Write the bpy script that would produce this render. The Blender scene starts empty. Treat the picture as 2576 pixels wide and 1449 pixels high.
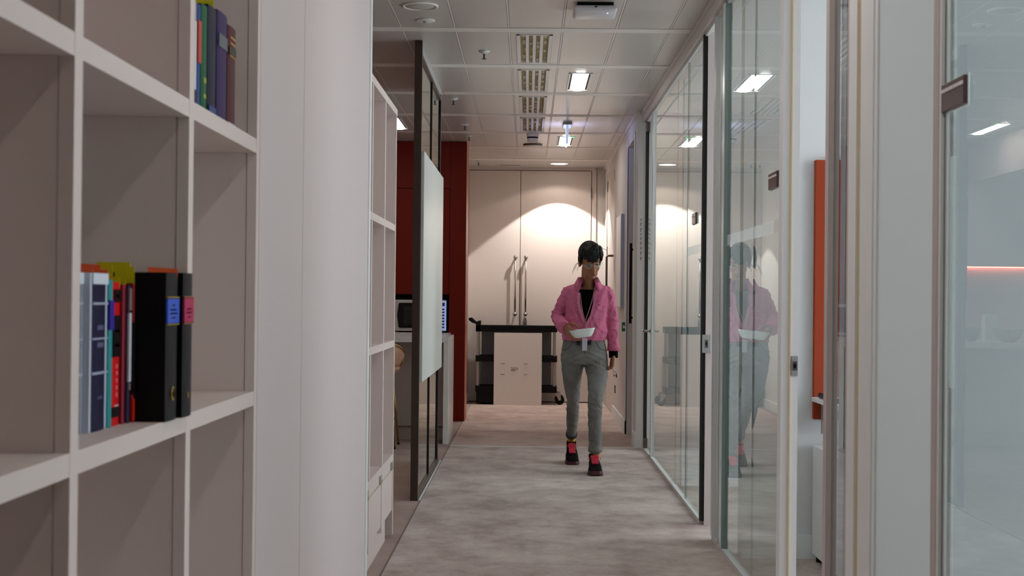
import bpy, bmesh, math, random
from mathutils import Vector, Matrix, Euler
random.seed(7)
PI = math.pi
sc = bpy.context.scene
col = sc.collection

# ---------------------------------------------------------------- camera
cam = bpy.data.cameras.new('camera')
camo = bpy.data.objects.new('camera', cam)
col.objects.link(camo)
cam.sensor_width = 36.0
cam.lens = 36.0 * 3440 / 2576
camo.location = (0, 0, 1.23)
camo.rotation_euler = (Matrix.Rotation(0.011703, 3, 'Z') @ Matrix.Rotation(PI / 2 + 0.007587, 3, 'X')
                       @ Matrix.Rotation(0.0100, 3, 'Z')).to_euler()
cam.clip_start = 0.05
cam.dof.use_dof = True
cam.dof.focus_distance = 9.9
cam.dof.aperture_fstop = 9.0
sc.camera = camo

# ---------------------------------------------------------------- light and exposure
sc.view_settings.view_transform = 'Standard'
sc.view_settings.look = 'None'
sc.view_settings.gamma = 1.0
sc.view_settings.use_curve_mapping = False
sc.view_settings.exposure = 0.22
w = bpy.data.worlds.new('sky')
sc.world = w
w.use_nodes = True
w.node_tree.nodes['Background'].inputs[0].default_value = (0.86, 0.93, 1.0, 1)
w.node_tree.nodes['Background'].inputs[1].default_value = 4.2
LAMP = 15.0          # ceiling fixture emission
CEIL = 2.79

def lamp(kind, name, loc, power, colr=(1, 1, 1), rot=(0, 0, 0), **kw):
    l = bpy.data.lights.new(name, kind)
    l.energy = power
    l.color = colr
    for k, v in kw.items():
        setattr(l, k, v)
    o = bpy.data.objects.new(name, l)
    o.location = loc
    o.rotation_euler = rot
    col.objects.link(o)
    return o
# recessed downlight in front of the end doors: a sharp cone and a faint outer cone
lamp('SPOT', 'downlight_beam', (0.345, 15.75, 2.775), 85, (1.0, 0.965, 0.935), spot_size=math.radians(97), spot_blend=0.06, shadow_soft_size=0.02)
lamp('SPOT', 'downlight_spill', (0.345, 15.75, 2.775), 8, (1.0, 0.87, 0.76), spot_size=math.radians(138), spot_blend=0.2, shadow_soft_size=0.03)

# ---------------------------------------------------------------- materials
def lin(h):
    h = h.lstrip('#')
    out = []
    for i in (0, 2, 4):
        c = int(h[i:i + 2], 16) / 255
        out.append(c / 12.92 if c <= 0.04045 else ((c + 0.055) / 1.055) ** 2.4)
    return (*out, 1)

def mat(name, colr, rough=0.5, metal=0.0, var=0.04, scale=30, bump=0.0, emit=None, estr=0, spec=0.5, coat=0.0):
    m = bpy.data.materials.new(name)
    m.use_nodes = True
    nt = m.node_tree
    b = nt.nodes['Principled BSDF']
    c = lin(colr) if isinstance(colr, str) else (*colr, 1)
    b.inputs['Roughness'].default_value = rough
    b.inputs['Metallic'].default_value = metal
    b.inputs['Specular IOR Level'].default_value = spec
    b.inputs['Coat Weight'].default_value = coat
    if emit:
        b.inputs['Emission Color'].default_value = lin(emit) if isinstance(emit, str) else (*emit, 1)
        b.inputs['Emission Strength'].default_value = estr
    tc = nt.nodes.new('ShaderNodeTexCoord')
    n = nt.nodes.new('ShaderNodeTexNoise')
    n.inputs['Scale'].default_value = scale
    n.inputs['Detail'].default_value = 3
    nt.links.new(tc.outputs['Object'], n.inputs['Vector'])
    mp = nt.nodes.new('ShaderNodeMixRGB')
    mp.inputs[1].default_value = tuple(max(0, x * (1 - var)) for x in c[:3]) + (1,)
    mp.inputs[2].default_value = tuple(min(1, x * (1 + var)) for x in c[:3]) + (1,)
    nt.links.new(n.outputs['Fac'], mp.inputs[0])
    nt.links.new(mp.outputs[0], b.inputs['Base Color'])
    if bump:
        bp = nt.nodes.new('ShaderNodeBump')
        bp.inputs['Strength'].default_value = bump
        bp.inputs['Distance'].default_value = 0.002
        nt.links.new(n.outputs['Fac'], bp.inputs['Height'])
        nt.links.new(bp.outputs['Normal'], b.inputs['Normal'])
    return m

def glass(name, tint, double=True, extra=0.0):
    """thin architectural glass: Fresnel-weighted mirror over tinted clear transmission"""
    m = bpy.data.materials.new(name)
    m.use_nodes = True
    nt = m.node_tree
    nt.nodes.clear()
    out = nt.nodes.new('ShaderNodeOutputMaterial')
    g = nt.nodes.new('ShaderNodeNewGeometry')
    dot = nt.nodes.new('ShaderNodeVectorMath'); dot.operation = 'DOT_PRODUCT'
    nt.links.new(g.outputs['Incoming'], dot.inputs[0]); nt.links.new(g.outputs['Normal'], dot.inputs[1])
    def M(op, a, b=None):
        n = nt.nodes.new('ShaderNodeMath'); n.operation = op
        for i, v in enumerate((a, b)):
            if v is None: continue
            if isinstance(v, (int, float)): n.inputs[i].default_value = v
            else: nt.links.new(v, n.inputs[i])
        return n.outputs[0]
    c = M('ABSOLUTE', dot.outputs['Value'])
    p = M('POWER', M('SUBTRACT', 1.0, c), 5.0)
    r = M('ADD', M('MULTIPLY', p, 0.96), 0.04)
    r2 = M('DIVIDE', M('MULTIPLY', r, 2.0), M('ADD', r, 1.0))
    r2 = M('MINIMUM', M('ADD', r2, extra), 1.0)
    fr = M('MULTIPLY', r2, M('SUBTRACT', 1.0, g.outputs['Backfacing']))
    t = nt.nodes.new('ShaderNodeBsdfTransparent'); t.inputs[0].default_value = lin(tint)
    gl = nt.nodes.new('ShaderNodeBsdfGlossy'); gl.inputs['Roughness'].default_value = 0.0
    gl.inputs['Color'].default_value = lin('#f0f8f6')
    mx = nt.nodes.new('ShaderNodeMixShader')
    nt.links.new(fr, mx.inputs[0]); nt.links.new(t.outputs[0], mx.inputs[1]); nt.links.new(gl.outputs[0], mx.inputs[2])
    nt.links.new(mx.outputs[0], out.inputs[0])
    return m

def carpet(name, a, b, tx, ty, shift=0.0):
    m = bpy.data.materials.new(name)
    m.use_nodes = True
    nt = m.node_tree
    bs = nt.nodes['Principled BSDF']
    bs.inputs['Roughness'].default_value = 0.95
    bs.inputs['Specular IOR Level'].default_value = 0.15
    tc = nt.nodes.new('ShaderNodeTexCoord')
    def noise(sx, sy, sc_, det=4):
        mp = nt.nodes.new('ShaderNodeMapping'); mp.inputs['Scale'].default_value = (sx, sy, 1)
        n = nt.nodes.new('ShaderNodeTexNoise'); n.inputs['Scale'].default_value = sc_; n.inputs['Detail'].default_value = det
        n.inputs['Roughness'].default_value = 0.65
        nt.links.new(tc.outputs['Object'], mp.inputs[0]); nt.links.new(mp.outputs[0], n.inputs['Vector'])
        return n.outputs['Fac']
    br = nt.nodes.new('ShaderNodeTexBrick')
    br.offset = 0.5; br.inputs['Scale'].default_value = 1.0
    br.inputs['Brick Width'].default_value = tx; br.inputs['Row Height'].default_value = ty
    br.inputs['Mortar Size'].default_value = 0.0015; br.inputs['Bias'].default_value = 0.0
    br.inputs['Color1'].default_value = (0.0, 0.0, 0.0, 1); br.inputs['Color2'].default_value = (1, 1, 1, 1)
    br.inputs['Mortar'].default_value = (0.3, 0.3, 0.3, 1)
    mp = nt.nodes.new('ShaderNodeMapping'); mp.inputs['Location'].default_value = (shift, 0.13, 0)
    nt.links.new(tc.outputs['Object'], mp.inputs[0]); nt.links.new(mp.outputs[0], br.inputs['Vector'])
    def M(op, x, y):
        n = nt.nodes.new('ShaderNodeMath'); n.operation = op
        for i, v in enumerate((x, y)):
            if isinstance(v, (int, float)): n.inputs[i].default_value = v
            else: nt.links.new(v, n.inputs[i])
        return n.outputs[0]
    big = noise(1.3, 1.0, 2.4, 7)
    fine = noise(1.0, 1.0, 60, 2)
    mid = noise(1, 1, 9, 6)
    v = M('ADD', M('MULTIPLY', M('SUBTRACT', big, 0.5), 2.6), M('MULTIPLY', M('SUBTRACT', mid, 0.5), 1.1))
    v = M('ADD', v, M('MULTIPLY', M('SUBTRACT', fine, 0.5), 0.5))
    v = M('ADD', v, M('MULTIPLY', br.outputs['Color'], 0.22))
    v = M('ADD', v, 0.42)
    cl = nt.nodes.new('ShaderNodeClamp'); nt.links.new(v, cl.inputs[0])
    mx = nt.nodes.new('ShaderNodeMixRGB'); mx.inputs[1].default_value = lin(a); mx.inputs[2].default_value = lin(b)
    nt.links.new(cl.outputs[0], mx.inputs[0]); nt.links.new(mx.outputs[0], bs.inputs['Base Color'])
    bp = nt.nodes.new('ShaderNodeBump'); bp.inputs['Strength'].default_value = 0.3; bp.inputs['Distance'].default_value = 0.003
    nt.links.new(fine, bp.inputs['Height']); nt.links.new(bp.outputs['Normal'], bs.inputs['Normal'])
    return m

WHITE = mat('white_laminate', '#d9cfcb', 0.45, var=0.02)
SHELFW = mat('shelf_laminate', '#dccdc7', 0.5, var=0.02, scale=8)
PANEL = mat('wall_panel_paint', '#d6ccca', 0.55, var=0.015, scale=3)
WALL = mat('wall_paint', '#dcd5cf', 0.7, var=0.015, scale=6)
ROOMW = mat('room_wall_paint', '#e0e2e2', 0.7, var=0.01, scale=6)
GREYW = mat('grey_room_wall', '#b4b9bb', 0.7, var=0.01, scale=6)
TRIMW = mat('bright_white_trim', '#e9eeee', 0.4, var=0.01)
CEILT = mat('ceiling_tile_metal', '#cbc5bf', 0.28, var=0.015, scale=4, spec=0.5)
CEILB = mat('ceiling_grid_strip', '#ebe3dd', 0.5, var=0.01)
DARK = mat('ceiling_void', '#b9b2ac', 0.8)
DOORW = mat('door_laminate', '#dccfc6', 0.42, var=0.01)
SEAM = mat('door_shadow_gap', '#6b625d', 0.8)
STEEL = mat('brushed_steel', '#b3ada9', 0.25, 1.0, var=0.05, scale=80)
DSTEEL = mat('dark_steel', '#6d625d', 0.35, 1.0)
ALU = mat('aluminium_frame', '#d8dbdb', 0.4, 0.1, var=0.02)
ALUW = mat('white_metal_frame', '#f4f5f5', 0.4, var=0.01)
BLACK = mat('black_plastic', '#040405', 0.5, spec=0.2)
GASK = mat('black_gasket', '#050606', 0.6)
BRONZE = mat('bronze_metal', '#4d4039', 0.4, 0.55, var=0.06)
RED = mat('red_lacquer', '#701604', 0.55, var=0.05, scale=5, spec=0.2)
ORANGE = mat('orange_felt', '#9f3f1f', 0.95, var=0.06, scale=200, bump=0.3)
MARBLE = mat('pale_marble', '#d9d6d2', 0.25, var=0.06, scale=6)
BEIGE = mat('beige_laminate', '#b9a9a1', 0.5)
YEL = mat('yellow_seal', '#d9c59a', 0.6)
MAUVE = mat('mauve_profile', '#cdbfbb', 0.45, 0.0)
GREYP = mat('grey_profile', '#a6a9a9', 0.35, 0.1)
WBOARD = mat('whiteboard_enamel', '#d4d8d2', 0.35, var=0.01)
TAN = mat('tan_vent_filter', '#b09c74', 0.9, var=0.5, scale=160)
LEDG = mat('green_led', '#20ff60', 0.5, emit='#30ff70', estr=6)
LEDB = mat('blue_led', '#8090ff', 0.5, emit='#9aa4ff', estr=9)
G1 = glass('partition_glass', '#f8fbfa')
def film(name, c, a):
    m = bpy.data.materials.new(name); m.use_nodes = True; nt = m.node_tree; nt.nodes.clear()
    o_ = nt.nodes.new('ShaderNodeOutputMaterial'); t_ = nt.nodes.new('ShaderNodeBsdfTransparent'); d_ = nt.nodes.new('ShaderNodeBsdfDiffuse')
    d_.inputs[0].default_value = lin(c); x_ = nt.nodes.new('ShaderNodeMixShader'); x_.inputs[0].default_value = a
    nt.links.new(t_.outputs[0], x_.inputs[1]); nt.links.new(d_.outputs[0], x_.inputs[2]); nt.links.new(x_.outputs[0], o_.inputs[0])
    return m
FILM = film('pale_film', '#eef2f0', 0.22)
G2 = glass('tinted_screen_glass', '#d9cdc6')
FLOORM = carpet('corridor_carpet_tiles', '#a3928a', '#cfc1b9', 1.0, 0.5)
FLOORK = carpet('kitchen_carpet_tiles', '#a08c84', '#b29f96', 0.9, 0.9, 0.3)
FLOORE = carpet('far_carpet_tiles', '#b09a90', '#cfbcb1', 1.0, 0.25, 0.1)
def satin(name, c, a=0.5, gloss=0.04):
    """translucent satin glass or acrylic: part diffuse, part light coming through"""
    m = bpy.data.materials.new(name); m.use_nodes = True; nt = m.node_tree; nt.nodes.clear()
    o_ = nt.nodes.new('ShaderNodeOutputMaterial'); t_ = nt.nodes.new('ShaderNodeBsdfTranslucent'); d_ = nt.nodes.new('ShaderNodeBsdfDiffuse')
    g_ = nt.nodes.new('ShaderNodeBsdfGlossy'); g_.inputs['Roughness'].default_value = 0.35
    for n_ in (t_, d_): n_.inputs[0].default_value = lin(c)
    x_ = nt.nodes.new('ShaderNodeMixShader'); x_.inputs[0].default_value = a
    y_ = nt.nodes.new('ShaderNodeMixShader'); y_.inputs[0].default_value = gloss
    nt.links.new(d_.outputs[0], x_.inputs[1]); nt.links.new(t_.outputs[0], x_.inputs[2])
    nt.links.new(x_.outputs[0], y_.inputs[1]); nt.links.new(g_.outputs[0], y_.inputs[2]); nt.links.new(y_.outputs[0], o_.inputs[0])
    return m
FROST = satin('satin_pale_glass', '#e4e7e6', 0.42, 0.04)
CYAN = mat('glass_edge_cyan', '#e6f5f4', 0.25, var=.01)
TEAL = satin('glass_edge_teal', '#9db0ae', 0.5, 0.1)
PALEP = satin('pale_haze_backing', '#e4e2e6', 0.4)
EMW = mat('light_diffuser', '#ffffff', 0.5, emit=(1.0, 0.94, 0.885), estr=LAMP)
EMD = mat('downlight_lens', '#ffffff', 0.5, emit=(1.0, 0.97, 0.93), estr=6)

# ---------------------------------------------------------------- mesh helpers
def box(bm, x0, x1, y0, y1, z0, z1, bev=0.0, mi=0):
    if x0 > x1: x0, x1 = x1, x0
    if y0 > y1: y0, y1 = y1, y0
    if z0 > z1: z0, z1 = z1, z0
    v = [bm.verts.new((x, y, z)) for x in (x0, x1) for y in (y0, y1) for z in (z0, z1)]
    fs = [(0, 1, 3, 2), (4, 6, 7, 5), (0, 4, 5, 1), (2, 3, 7, 6), (0, 2, 6, 4), (1, 5, 7, 3)]
    nf = []
    for f in fs:
        fc = bm.faces.new([v[i] for i in f]); fc.material_index = mi; nf.append(fc)
    if bev:
        es = list({e for f in nf for e in f.edges})
        r = bmesh.ops.bevel(bm, geom=es, offset=bev, segments=2, affect='EDGES', profile=0.5)
        for f in r['faces']: f.material_index = mi
    return v

def ring_pts(c, u, v, ru, rv, n, ph=0):
    return [c + u * (ru * math.cos(2 * PI * i / n + ph)) + v * (rv * math.sin(2 * PI * i / n + ph)) for i in range(n)]

def skin_rings(bm, rings, caps=True, mi=0, smooth=True):
    vs = [[bm.verts.new(p) for p in r] for r in rings]
    n = len(rings[0])
    for a, b in zip(vs, vs[1:]):
        for i in range(n):
            f = bm.faces.new((a[i], a[(i + 1) % n], b[(i + 1) % n], b[i])); f.smooth = smooth; f.material_index = mi
    if caps:
        f = bm.faces.new(vs[0][::-1]); f.material_index = mi
        f = bm.faces.new(vs[-1]); f.material_index = mi

def tube(bm, pts, r, n=12, mi=0):
    """round bar through points; r a number or a list"""
    pts = [Vector(p) for p in pts]
    rs = r if isinstance(r, (list, tuple)) else [r] * len(pts)
    rings = []
    up = None
    for i, p in enumerate(pts):
        d = (pts[min(i + 1, len(pts) - 1)] - pts[max(i - 1, 0)]).normalized()
        if up is None:
            up = Vector((0, 0, 1)) if abs(d.z) < 0.9 else Vector((1, 0, 0))
        u = d.cross(up).normalized(); v = d.cross(u).normalized()
        up = u.cross(d).normalized() if abs(u.cross(d).length) > 1e-6 else up
        rings.append(ring_pts(p, u, v, rs[i], rs[i], n))
    skin_rings(bm, rings, True, mi)

def lathe(bm, prof, c=(0, 0, 0), n=32, axis='Z', mi=0, caps=True, sx=1, sy=1):
    """prof: list of (radius, height)"""
    c = Vector(c)
    ax = {'Z': (Vector((1, 0, 0)), Vector((0, 1, 0)), Vector((0, 0, 1))),
          'X': (Vector((0, 1, 0)), Vector((0, 0, 1)), Vector((1, 0, 0))),
          'Y': (Vector((0, 0, 1)), Vector((1, 0, 0)), Vector((0, 1, 0)))}[axis]
    rings = [ring_pts(c + ax[2] * h, ax[0], ax[1], max(r, 1e-4) * sx, max(r, 1e-4) * sy, n) for r, h in prof]
    skin_rings(bm, rings, caps, mi)

def prism(bm, pts, axis, a, b, mi=0):
    """polygon pts (2-D) extruded from a to b along an axis"""
    def P(p, h):
        return {'X': (h, p[0], p[1]), 'Y': (p[0], h, p[1]), 'Z': (p[0], p[1], h)}[axis]
    v0 = [bm.verts.new(P(p, a)) for p in pts]; v1 = [bm.verts.new(P(p, b)) for p in pts]
    n = len(pts)
    for i in range(n):
        f = bm.faces.new((v0[i], v0[(i + 1) % n], v1[(i + 1) % n], v1[i])); f.material_index = mi
    bm.faces.new(v0[::-1]).material_index = mi
    bm.faces.new(v1).material_index = mi

def obj(name, bm, mats, parent=None, kind=None, fixn=True):
    if fixn: bmesh.ops.recalc_face_normals(bm, faces=bm.faces[:])
    me = bpy.data.meshes.new(name)
    bm.to_mesh(me); bm.free()
    for m in (mats if isinstance(mats, (list, tuple)) else [mats]): me.materials.append(m)
    o = bpy.data.objects.new(name, me)
    col.objects.link(o)
    if parent:
        o.parent = parent
        o.matrix_parent_inverse = Matrix.Translation(parent_world(parent)).inverted()
    if kind: o['kind'] = kind
    return o

def parent_world(p):
    v = Vector(p.location)
    return v

def thing(name, label, cat, loc=(0, 0, 0), group=None, kind=None):
    o = bpy.data.objects.new(name, None)
    o.empty_display_size = 0.05
    col.objects.link(o)
    o.location = loc
    o['label'] = label
    if cat: o['category'] = cat
    if group: o['group'] = group
    if kind: o['kind'] = kind
    return o

def tag(o, label, cat, group=None):
    o['label'] = label; o['category'] = cat
    if group: o['group'] = group
    return o

def struct(name, bm, m, label=None):
    o = obj(name, bm, m, None, 'structure')
    if label: o['label'] = label
    return o

def NB(): return bmesh.new()

def bx(name, m, b, parent=None, bev=0.0, kind=None):
    bm = NB(); box(bm, *b, bev=bev)
    return obj(name, bm, m, parent, kind)

# ================================================================ SETTING
# floors
bm = NB(); box(bm, -0.64, 4.2, -4.6, 11.35, -0.1, 0); struct('floor', bm, FLOORM, 'mottled grey beige carpet tiles of the corridor')
bm = NB(); box(bm, -0.64, 4.2, 11.35, 16.4, -0.1, 0); struct('floor.001', bm, FLOORE, 'warmer beige carpet tiles by the end doors')
bm = NB(); box(bm, -4.3, -0.64, -4.6, 16.4, -0.1, 0.0); struct('floor.002', bm, FLOORK, 'plain beige carpet of the kitchen side')
bx('trim_1', SEAM, (-0.643, -0.636, 5.3, 13.6, 0, 0.002), kind='structure')
bx('trim_2', ALU, (-0.63, 0.95, 11.335, 11.355, 0, 0.003), kind='structure')

# ceiling: tile field with cross strips and openings for the fittings
bands = [7.93 + 1.235 * k for k in range(-10, 8)]
BW = 0.055
colx = [-4.16 + 0.3105 * k for k in range(0, 17)]
# align: one joint lies at x=-0.436
off = -0.436 - min(colx, key=lambda v: abs(v + 0.436))
colx = [c + off for c in colx if c + off < 0.94]
LIGHTS = [(0.351, 9.815), (0.351, 13.51), (0.351, 6.115), (0.351, 2.41), (-1.201, 12.25), (-2.19, 12.28), (-1.82, 8.55), (0.351, 4.25), (0.351, 0.55), (-3.12, 6.8)]  # last four are unseen fixtures added to brighten corridor and kitchen
VENTS = [(0.0245, 8.555 + 1.235 * k) for k in range(4)]
holes = [(x - 0.082, x + 0.082, y - 0.385, y + 0.385) for x, y in LIGHTS] + [(x - 0.109, x + 0.109, y - 0.485, y + 0.485) for x, y in VENTS]
bm = NB()
box(bm, -4.3, 4.2, -4.6, 16.4, CEIL + 0.16, CEIL + 0.22, mi=2)
def tile(x0, x1, y0, y1):
    for h in holes:
        hx0, hx1, hy0, hy1 = h
        if hx0 < x1 and hx1 > x0 and hy0 < y1 and hy1 > y0:
            if hx0 > x0: tile(x0, hx0, y0, y1)
            if hx1 < x1: tile(hx1, x1, y0, y1)
            mx0, mx1 = max(x0, hx0), min(x1, hx1)
            if hy0 > y0: tile(mx0, mx1, y0, hy0)
            if hy1 < y1: tile(mx0, mx1, hy1, y1)
            return
    box(bm, x0, x1, y0, y1, CEIL, CEIL + 0.02, mi=0)
ends = [-4.3] + colx + [0.965]
for b0, b1 in zip([-4.6] + bands, bands + [16.35]):
    y0 = b0 + BW if b0 != -4.6 else b0
    y1 = b1 - BW
    for i, (x0, x1) in enumerate(zip(ends, ends[1:])):
        if x1 - x0 < 0.03: continue
        tile(x0 + 0.0068, x1 - 0.0068, y0 + 0.002, y1 - 0.002)
        if 0 < i:
            box(bm, x0 - 0.0045, x0 + 0.0045, y0, y1, CEIL, CEIL + 0.01, mi=1)
            box(bm, x0 - 0.012, x0 + 0.012, y0, y1, CEIL + 0.006, CEIL + 0.012, mi=2)
for b in bands: box(bm, -4.3, 0.965, b - BW, b + BW, CEIL - 0.003, CEIL + 0.02, mi=1)
box(bm, 0.965, 4.2, -4.6, 16.4, CEIL, CEIL + 0.03, mi=3)
struct('ceiling', bm, [CEILT, CEILB, DARK, ROOMW], 'white metal plank ceiling with lighter cross strips')

# walls
bx('wall_left', PANEL, (-1.08, -0.65, 3.93, 5.56, 0, CEIL), kind='structure')
bx('wall_left.001', PANEL, (-1.08, -0.65, 3.29, 3.925, 0, CEIL), kind='structure')
bx('trim_3', TRIMW, (-0.70, -0.645, 5.515, 5.57, 0, CEIL), kind='structure')
bx('wall_left.002', WALL, (-4.3, -4.2, -4.6, 16.4, 0, CEIL), kind='structure')
bx('wall_left.003', WALL, (-4.2, -1.08, 5.46, 5.56, 0, CEIL), kind='structure')
bx('wall_left.004', WALL, (-1.30, -1.06, -4.6, 5.46, 0, CEIL), kind='structure')
bx('wall_left.005', WALL, (-1.1, -0.715, 14.08, 16.3, 0, CEIL), kind='structure')
bx('baseboard_left', ALUW, (-0.715, -0.70, 14.08, 16.25, 0, 0.1), kind='structure')
bx('wall_end', WALL, (-1.1, 4.2, 16.25, 16.4, 0, CEIL), kind='structure')
BACKW = mat('dark_back_wall', '#6e6259', 0.7)
bx('wall_back', BACKW, (-4.2, -1.1, -4.6, -4.5, 0, CEIL), kind='structure')
bx('wall_back.001', BACKW, (-1.1, 3.9, -4.6, -4.5, 0, CEIL), kind='structure')
# right-hand outer wall with window band
bm = NB()
box(bm, 3.9, 4.0, -4.6, 16.4, 0, 0.35); box(bm, 3.9, 4.0, -4.6, 16.4, 2.6, CEIL)
box(bm, 3.9, 4.0, -4.6, 1.45, 0.35, 2.6)
for y in (1.45, 3.95, 6.57, 9.1, 11.5, 13.8, 16.3): box(bm, 3.9, 4.0, y - 0.12, y + 0.12, 0.35, 2.6)
struct('wall_right', bm, ROOMW)
for i, y in enumerate((1.45, 4.0, 6.62, 9.15)):
    bx('wall_right.%03d' % (i + 1), GREYW if i == 1 else ROOMW, (1.03, 3.9, y - 0.05, y + 0.05, 0, CEIL), kind='structure')
    bx('baseboard_right' + ('.%03d' % i if i else ''), TRIMW, (1.03, 3.9, y - 0.065, y - 0.05, 0, 0.11), kind='structure')
# far right wall: plane x=0.905 with a recessed door
bm = NB()
box(bm, 0.905, 1.1, 12.52, 14.42, 0, CEIL)
box(bm, 0.905, 1.1, 15.86, 16.25, 0, CEIL)
box(bm, 0.905, 1.1, 14.42, 15.86, 2.68, CEIL)
box(bm, 0.905, 1.1, 11.68, 12.52, 2.62, CEIL)
box(bm, 0.905, 1.1, 11.36, 11.68, 0, CEIL)
box(bm, 0.97, 3.9, 11.4, 11.5, 0, CEIL)
struct('wall_right.005', bm, WALL, 'cream side wall by the end doors')
bx('baseboard_right.004', TRIMW, (0.893, 0.905, 12.52, 14.40, 0, 0.12), kind='structure')
bx('baseboard_right.005', TRIMW, (0.893, 0.905, 11.36, 11.66, 0, 0.12), kind='structure')
# ceiling-edge shadow trim on the right
bx('trim_4', CEILB, (0.885, 0.905, 11.36, 16.25, CEIL - 0.02, CEIL), kind='structure')
# header above the glass
bm = NB()
box(bm, 0.94, 1.04, 1.0, 11.36, 2.70, CEIL)
box(bm, 0.93, 0.94, 1.0, 11.36, CEIL - 0.03, CEIL)
struct('trim_5', bm, WHITE)
bx('trim_6', ALU, (0.955, 0.99, 5.25, 7.06, 0.0, 0.022), kind='structure')
bx('trim_7', ALU, (0.955, 0.99, 7.56, 11.3, 0.0, 0.022), kind='structure')
bx('trim_8', ALU, (0.955, 0.99, 1.0, 4.35, 0.0, 0.022), kind='structure')
bx('trim_9', ALU, (0.962, 0.984, 5.25, 11.3, 2.68, 2.70), kind='structure')
bx('trim_10', ALU, (0.962, 0.984, 1.0, 4.35, 2.68, 2.70), kind='structure')

# glazed partitions ------------------------------------------------
def window(name, label):
    return thing(name, label, None, (0.97, 0, 0), kind='structure')
def pane(x, y0, y1, parent, ang=0.0, z0=0.022, z1=2.685):
    """one sheet of glass standing along y, turned by a hair about its far end"""
    bm = NB(); box(bm, -0.005, 0.005, y0 - y1, 0, z0, z1)
    bmesh.ops.rotate(bm, verts=bm.verts, cent=(0, 0, 0), matrix=Matrix.Rotation(ang, 3, 'Z'))
    bmesh.ops.translate(bm, verts=bm.verts, vec=(x, y1, 0))
    return obj('glass_pane', bm, G1, parent)
def edge(y0, y1, parent, m, x0=0.963, x1=0.983, name='profile', z0=0.02, z1=2.69):
    return bx(name, m, (x0, x1, y0, y1, z0, z1), parent)
def lockplate(y, z, parent, x0, x1, h, m=GREYP):
    bm = NB(); box(bm, x0, x1, y - 0.008, y, z - h / 2, z + h / 2, 0.002)
    box(bm, (x0 + x1) / 2 - 0.008, (x0 + x1) / 2 + 0.008, y - 0.011, y - 0.007, z - h * 0.22, z + h * 0.22, mi=1)
    box(bm, (x0 + x1) / 2 - 0.004, (x0 + x1) / 2 + 0.004, y - 0.016, y - 0.010, z - h * 0.1, z + h * 0.1, mi=2)
    return obj('lock_plate', bm, [m, DSTEEL, BLACK], parent)

W1 = window('window_1', 'far glazed partition bay beyond the open doorway')
pane(0.973, 8.35, 10.55, W1, 0.0)
pane(0.973, 7.60, 8.34, W1, -0.004)
edge(8.338, 8.352, W1, TEAL, 0.967, 0.979)
edge(8.99, 8.998, W1, TEAL, 0.975, 0.979)
edge(10.55, 10.60, W1, ALU, 0.955, 0.99)
edge(7.55, 7.60, W1, ALUW, 0.958, 0.985)
edge(7.515, 7.55, W1, GASK, 0.953, 0.975, 'gasket')
edge(7.50, 7.60, W1, WHITE, 0.975, 1.023, 'post', 0, 2.70)
lockplate(7.50, 0.992, W1, 0.955, 1.002, 0.10, GREYP)

W2 = window('window_2', 'middle glazed partition bay reflecting the walker')
pane(0.973, 5.90, 6.67, W2, 0.0)
pane(0.973, 5.27, 5.895, W2, -0.005)
def band(y0, y1, p):
    bx('pale_band', FILM, (0.9655, 0.9665, y0, y1, 1.497, 1.548), p)  # half-clear pale strip set just in front of the glass
band(5.28, 5.89, W2); band(5.905, 6.66, W2)
band(7.61, 8.33, W1)
edge(5.893, 5.903, W2, TEAL, 0.969, 0.977)
edge(6.67, 6.70, W2, TEAL, 0.955, 0.985, 'glass_edge')
edge(6.70, 6.76, W2, CYAN, 0.952, 0.985, 'glass_edge')
edge(6.80, 6.84, W2, GREYP, 0.955, 0.985)
edge(6.84, 7.00, W2, CYAN, 0.972, 0.98, 'glass_edge')
edge(7.00, 7.07, W2, ALU, 0.952, 0.99)
edge(5.20, 5.27, W2, ALUW, 0.962, 1.026, 'post', 0, 2.70)
bm = NB(); box(bm, 0.990, 0.996, 5.192, 5.2, 0.01, 2.69); obj('seal', bm, YEL, W2)
lockplate(5.20, 0.985, W2, 1.0, 1.026, 0.075, GREYP)

W3 = window('window_3', 'nearest glazed partition bay at the right edge')
edge(4.375, 4.42, W3, MAUVE, 0.955, 0.99)
edge(4.14, 4.375, W3, G1, 0.972, 0.980, 'glass_pane')
edge(4.14, 4.40, W3, PALEP, 1.0, 1.02)  # pale backing behind the glass, its lightness stands in for haze
edge(4.215, 4.285, W3, GREYP, 0.99, 1.0)
edge(4.10, 4.14, W3, MAUVE, 0.96, 0.99)
edge(4.005, 4.10, W3, ALUW, 0.955, 0.99)
edge(3.975, 4.005, W3, YEL, 0.962, 0.99, 'seal')
edge(3.835, 3.975, W3, ALUW, 0.960, 0.99)
edge(3.80, 3.823, W3, ALUW, 0.963, 0.985)
edge(3.823, 3.835, W3, CYAN, 0.963, 0.985, 'glass_edge')
edge(3.25, 3.80, W3, FROST, 0.968, 0.978, 'frosted_pane')
edge(3.205, 3.245, W3, MAUVE, 0.955, 0.99)
edge(3.19, 3.205, W3, ALUW, 0.957, 0.985)
edge(3.165, 3.178, W3, ALU, 0.965, 0.985)
edge(3.178, 3.19, W3, TEAL, 0.965, 0.985, 'glass_edge')
pane(0.973, 1.05, 3.165, W3, 0.0)

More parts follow.
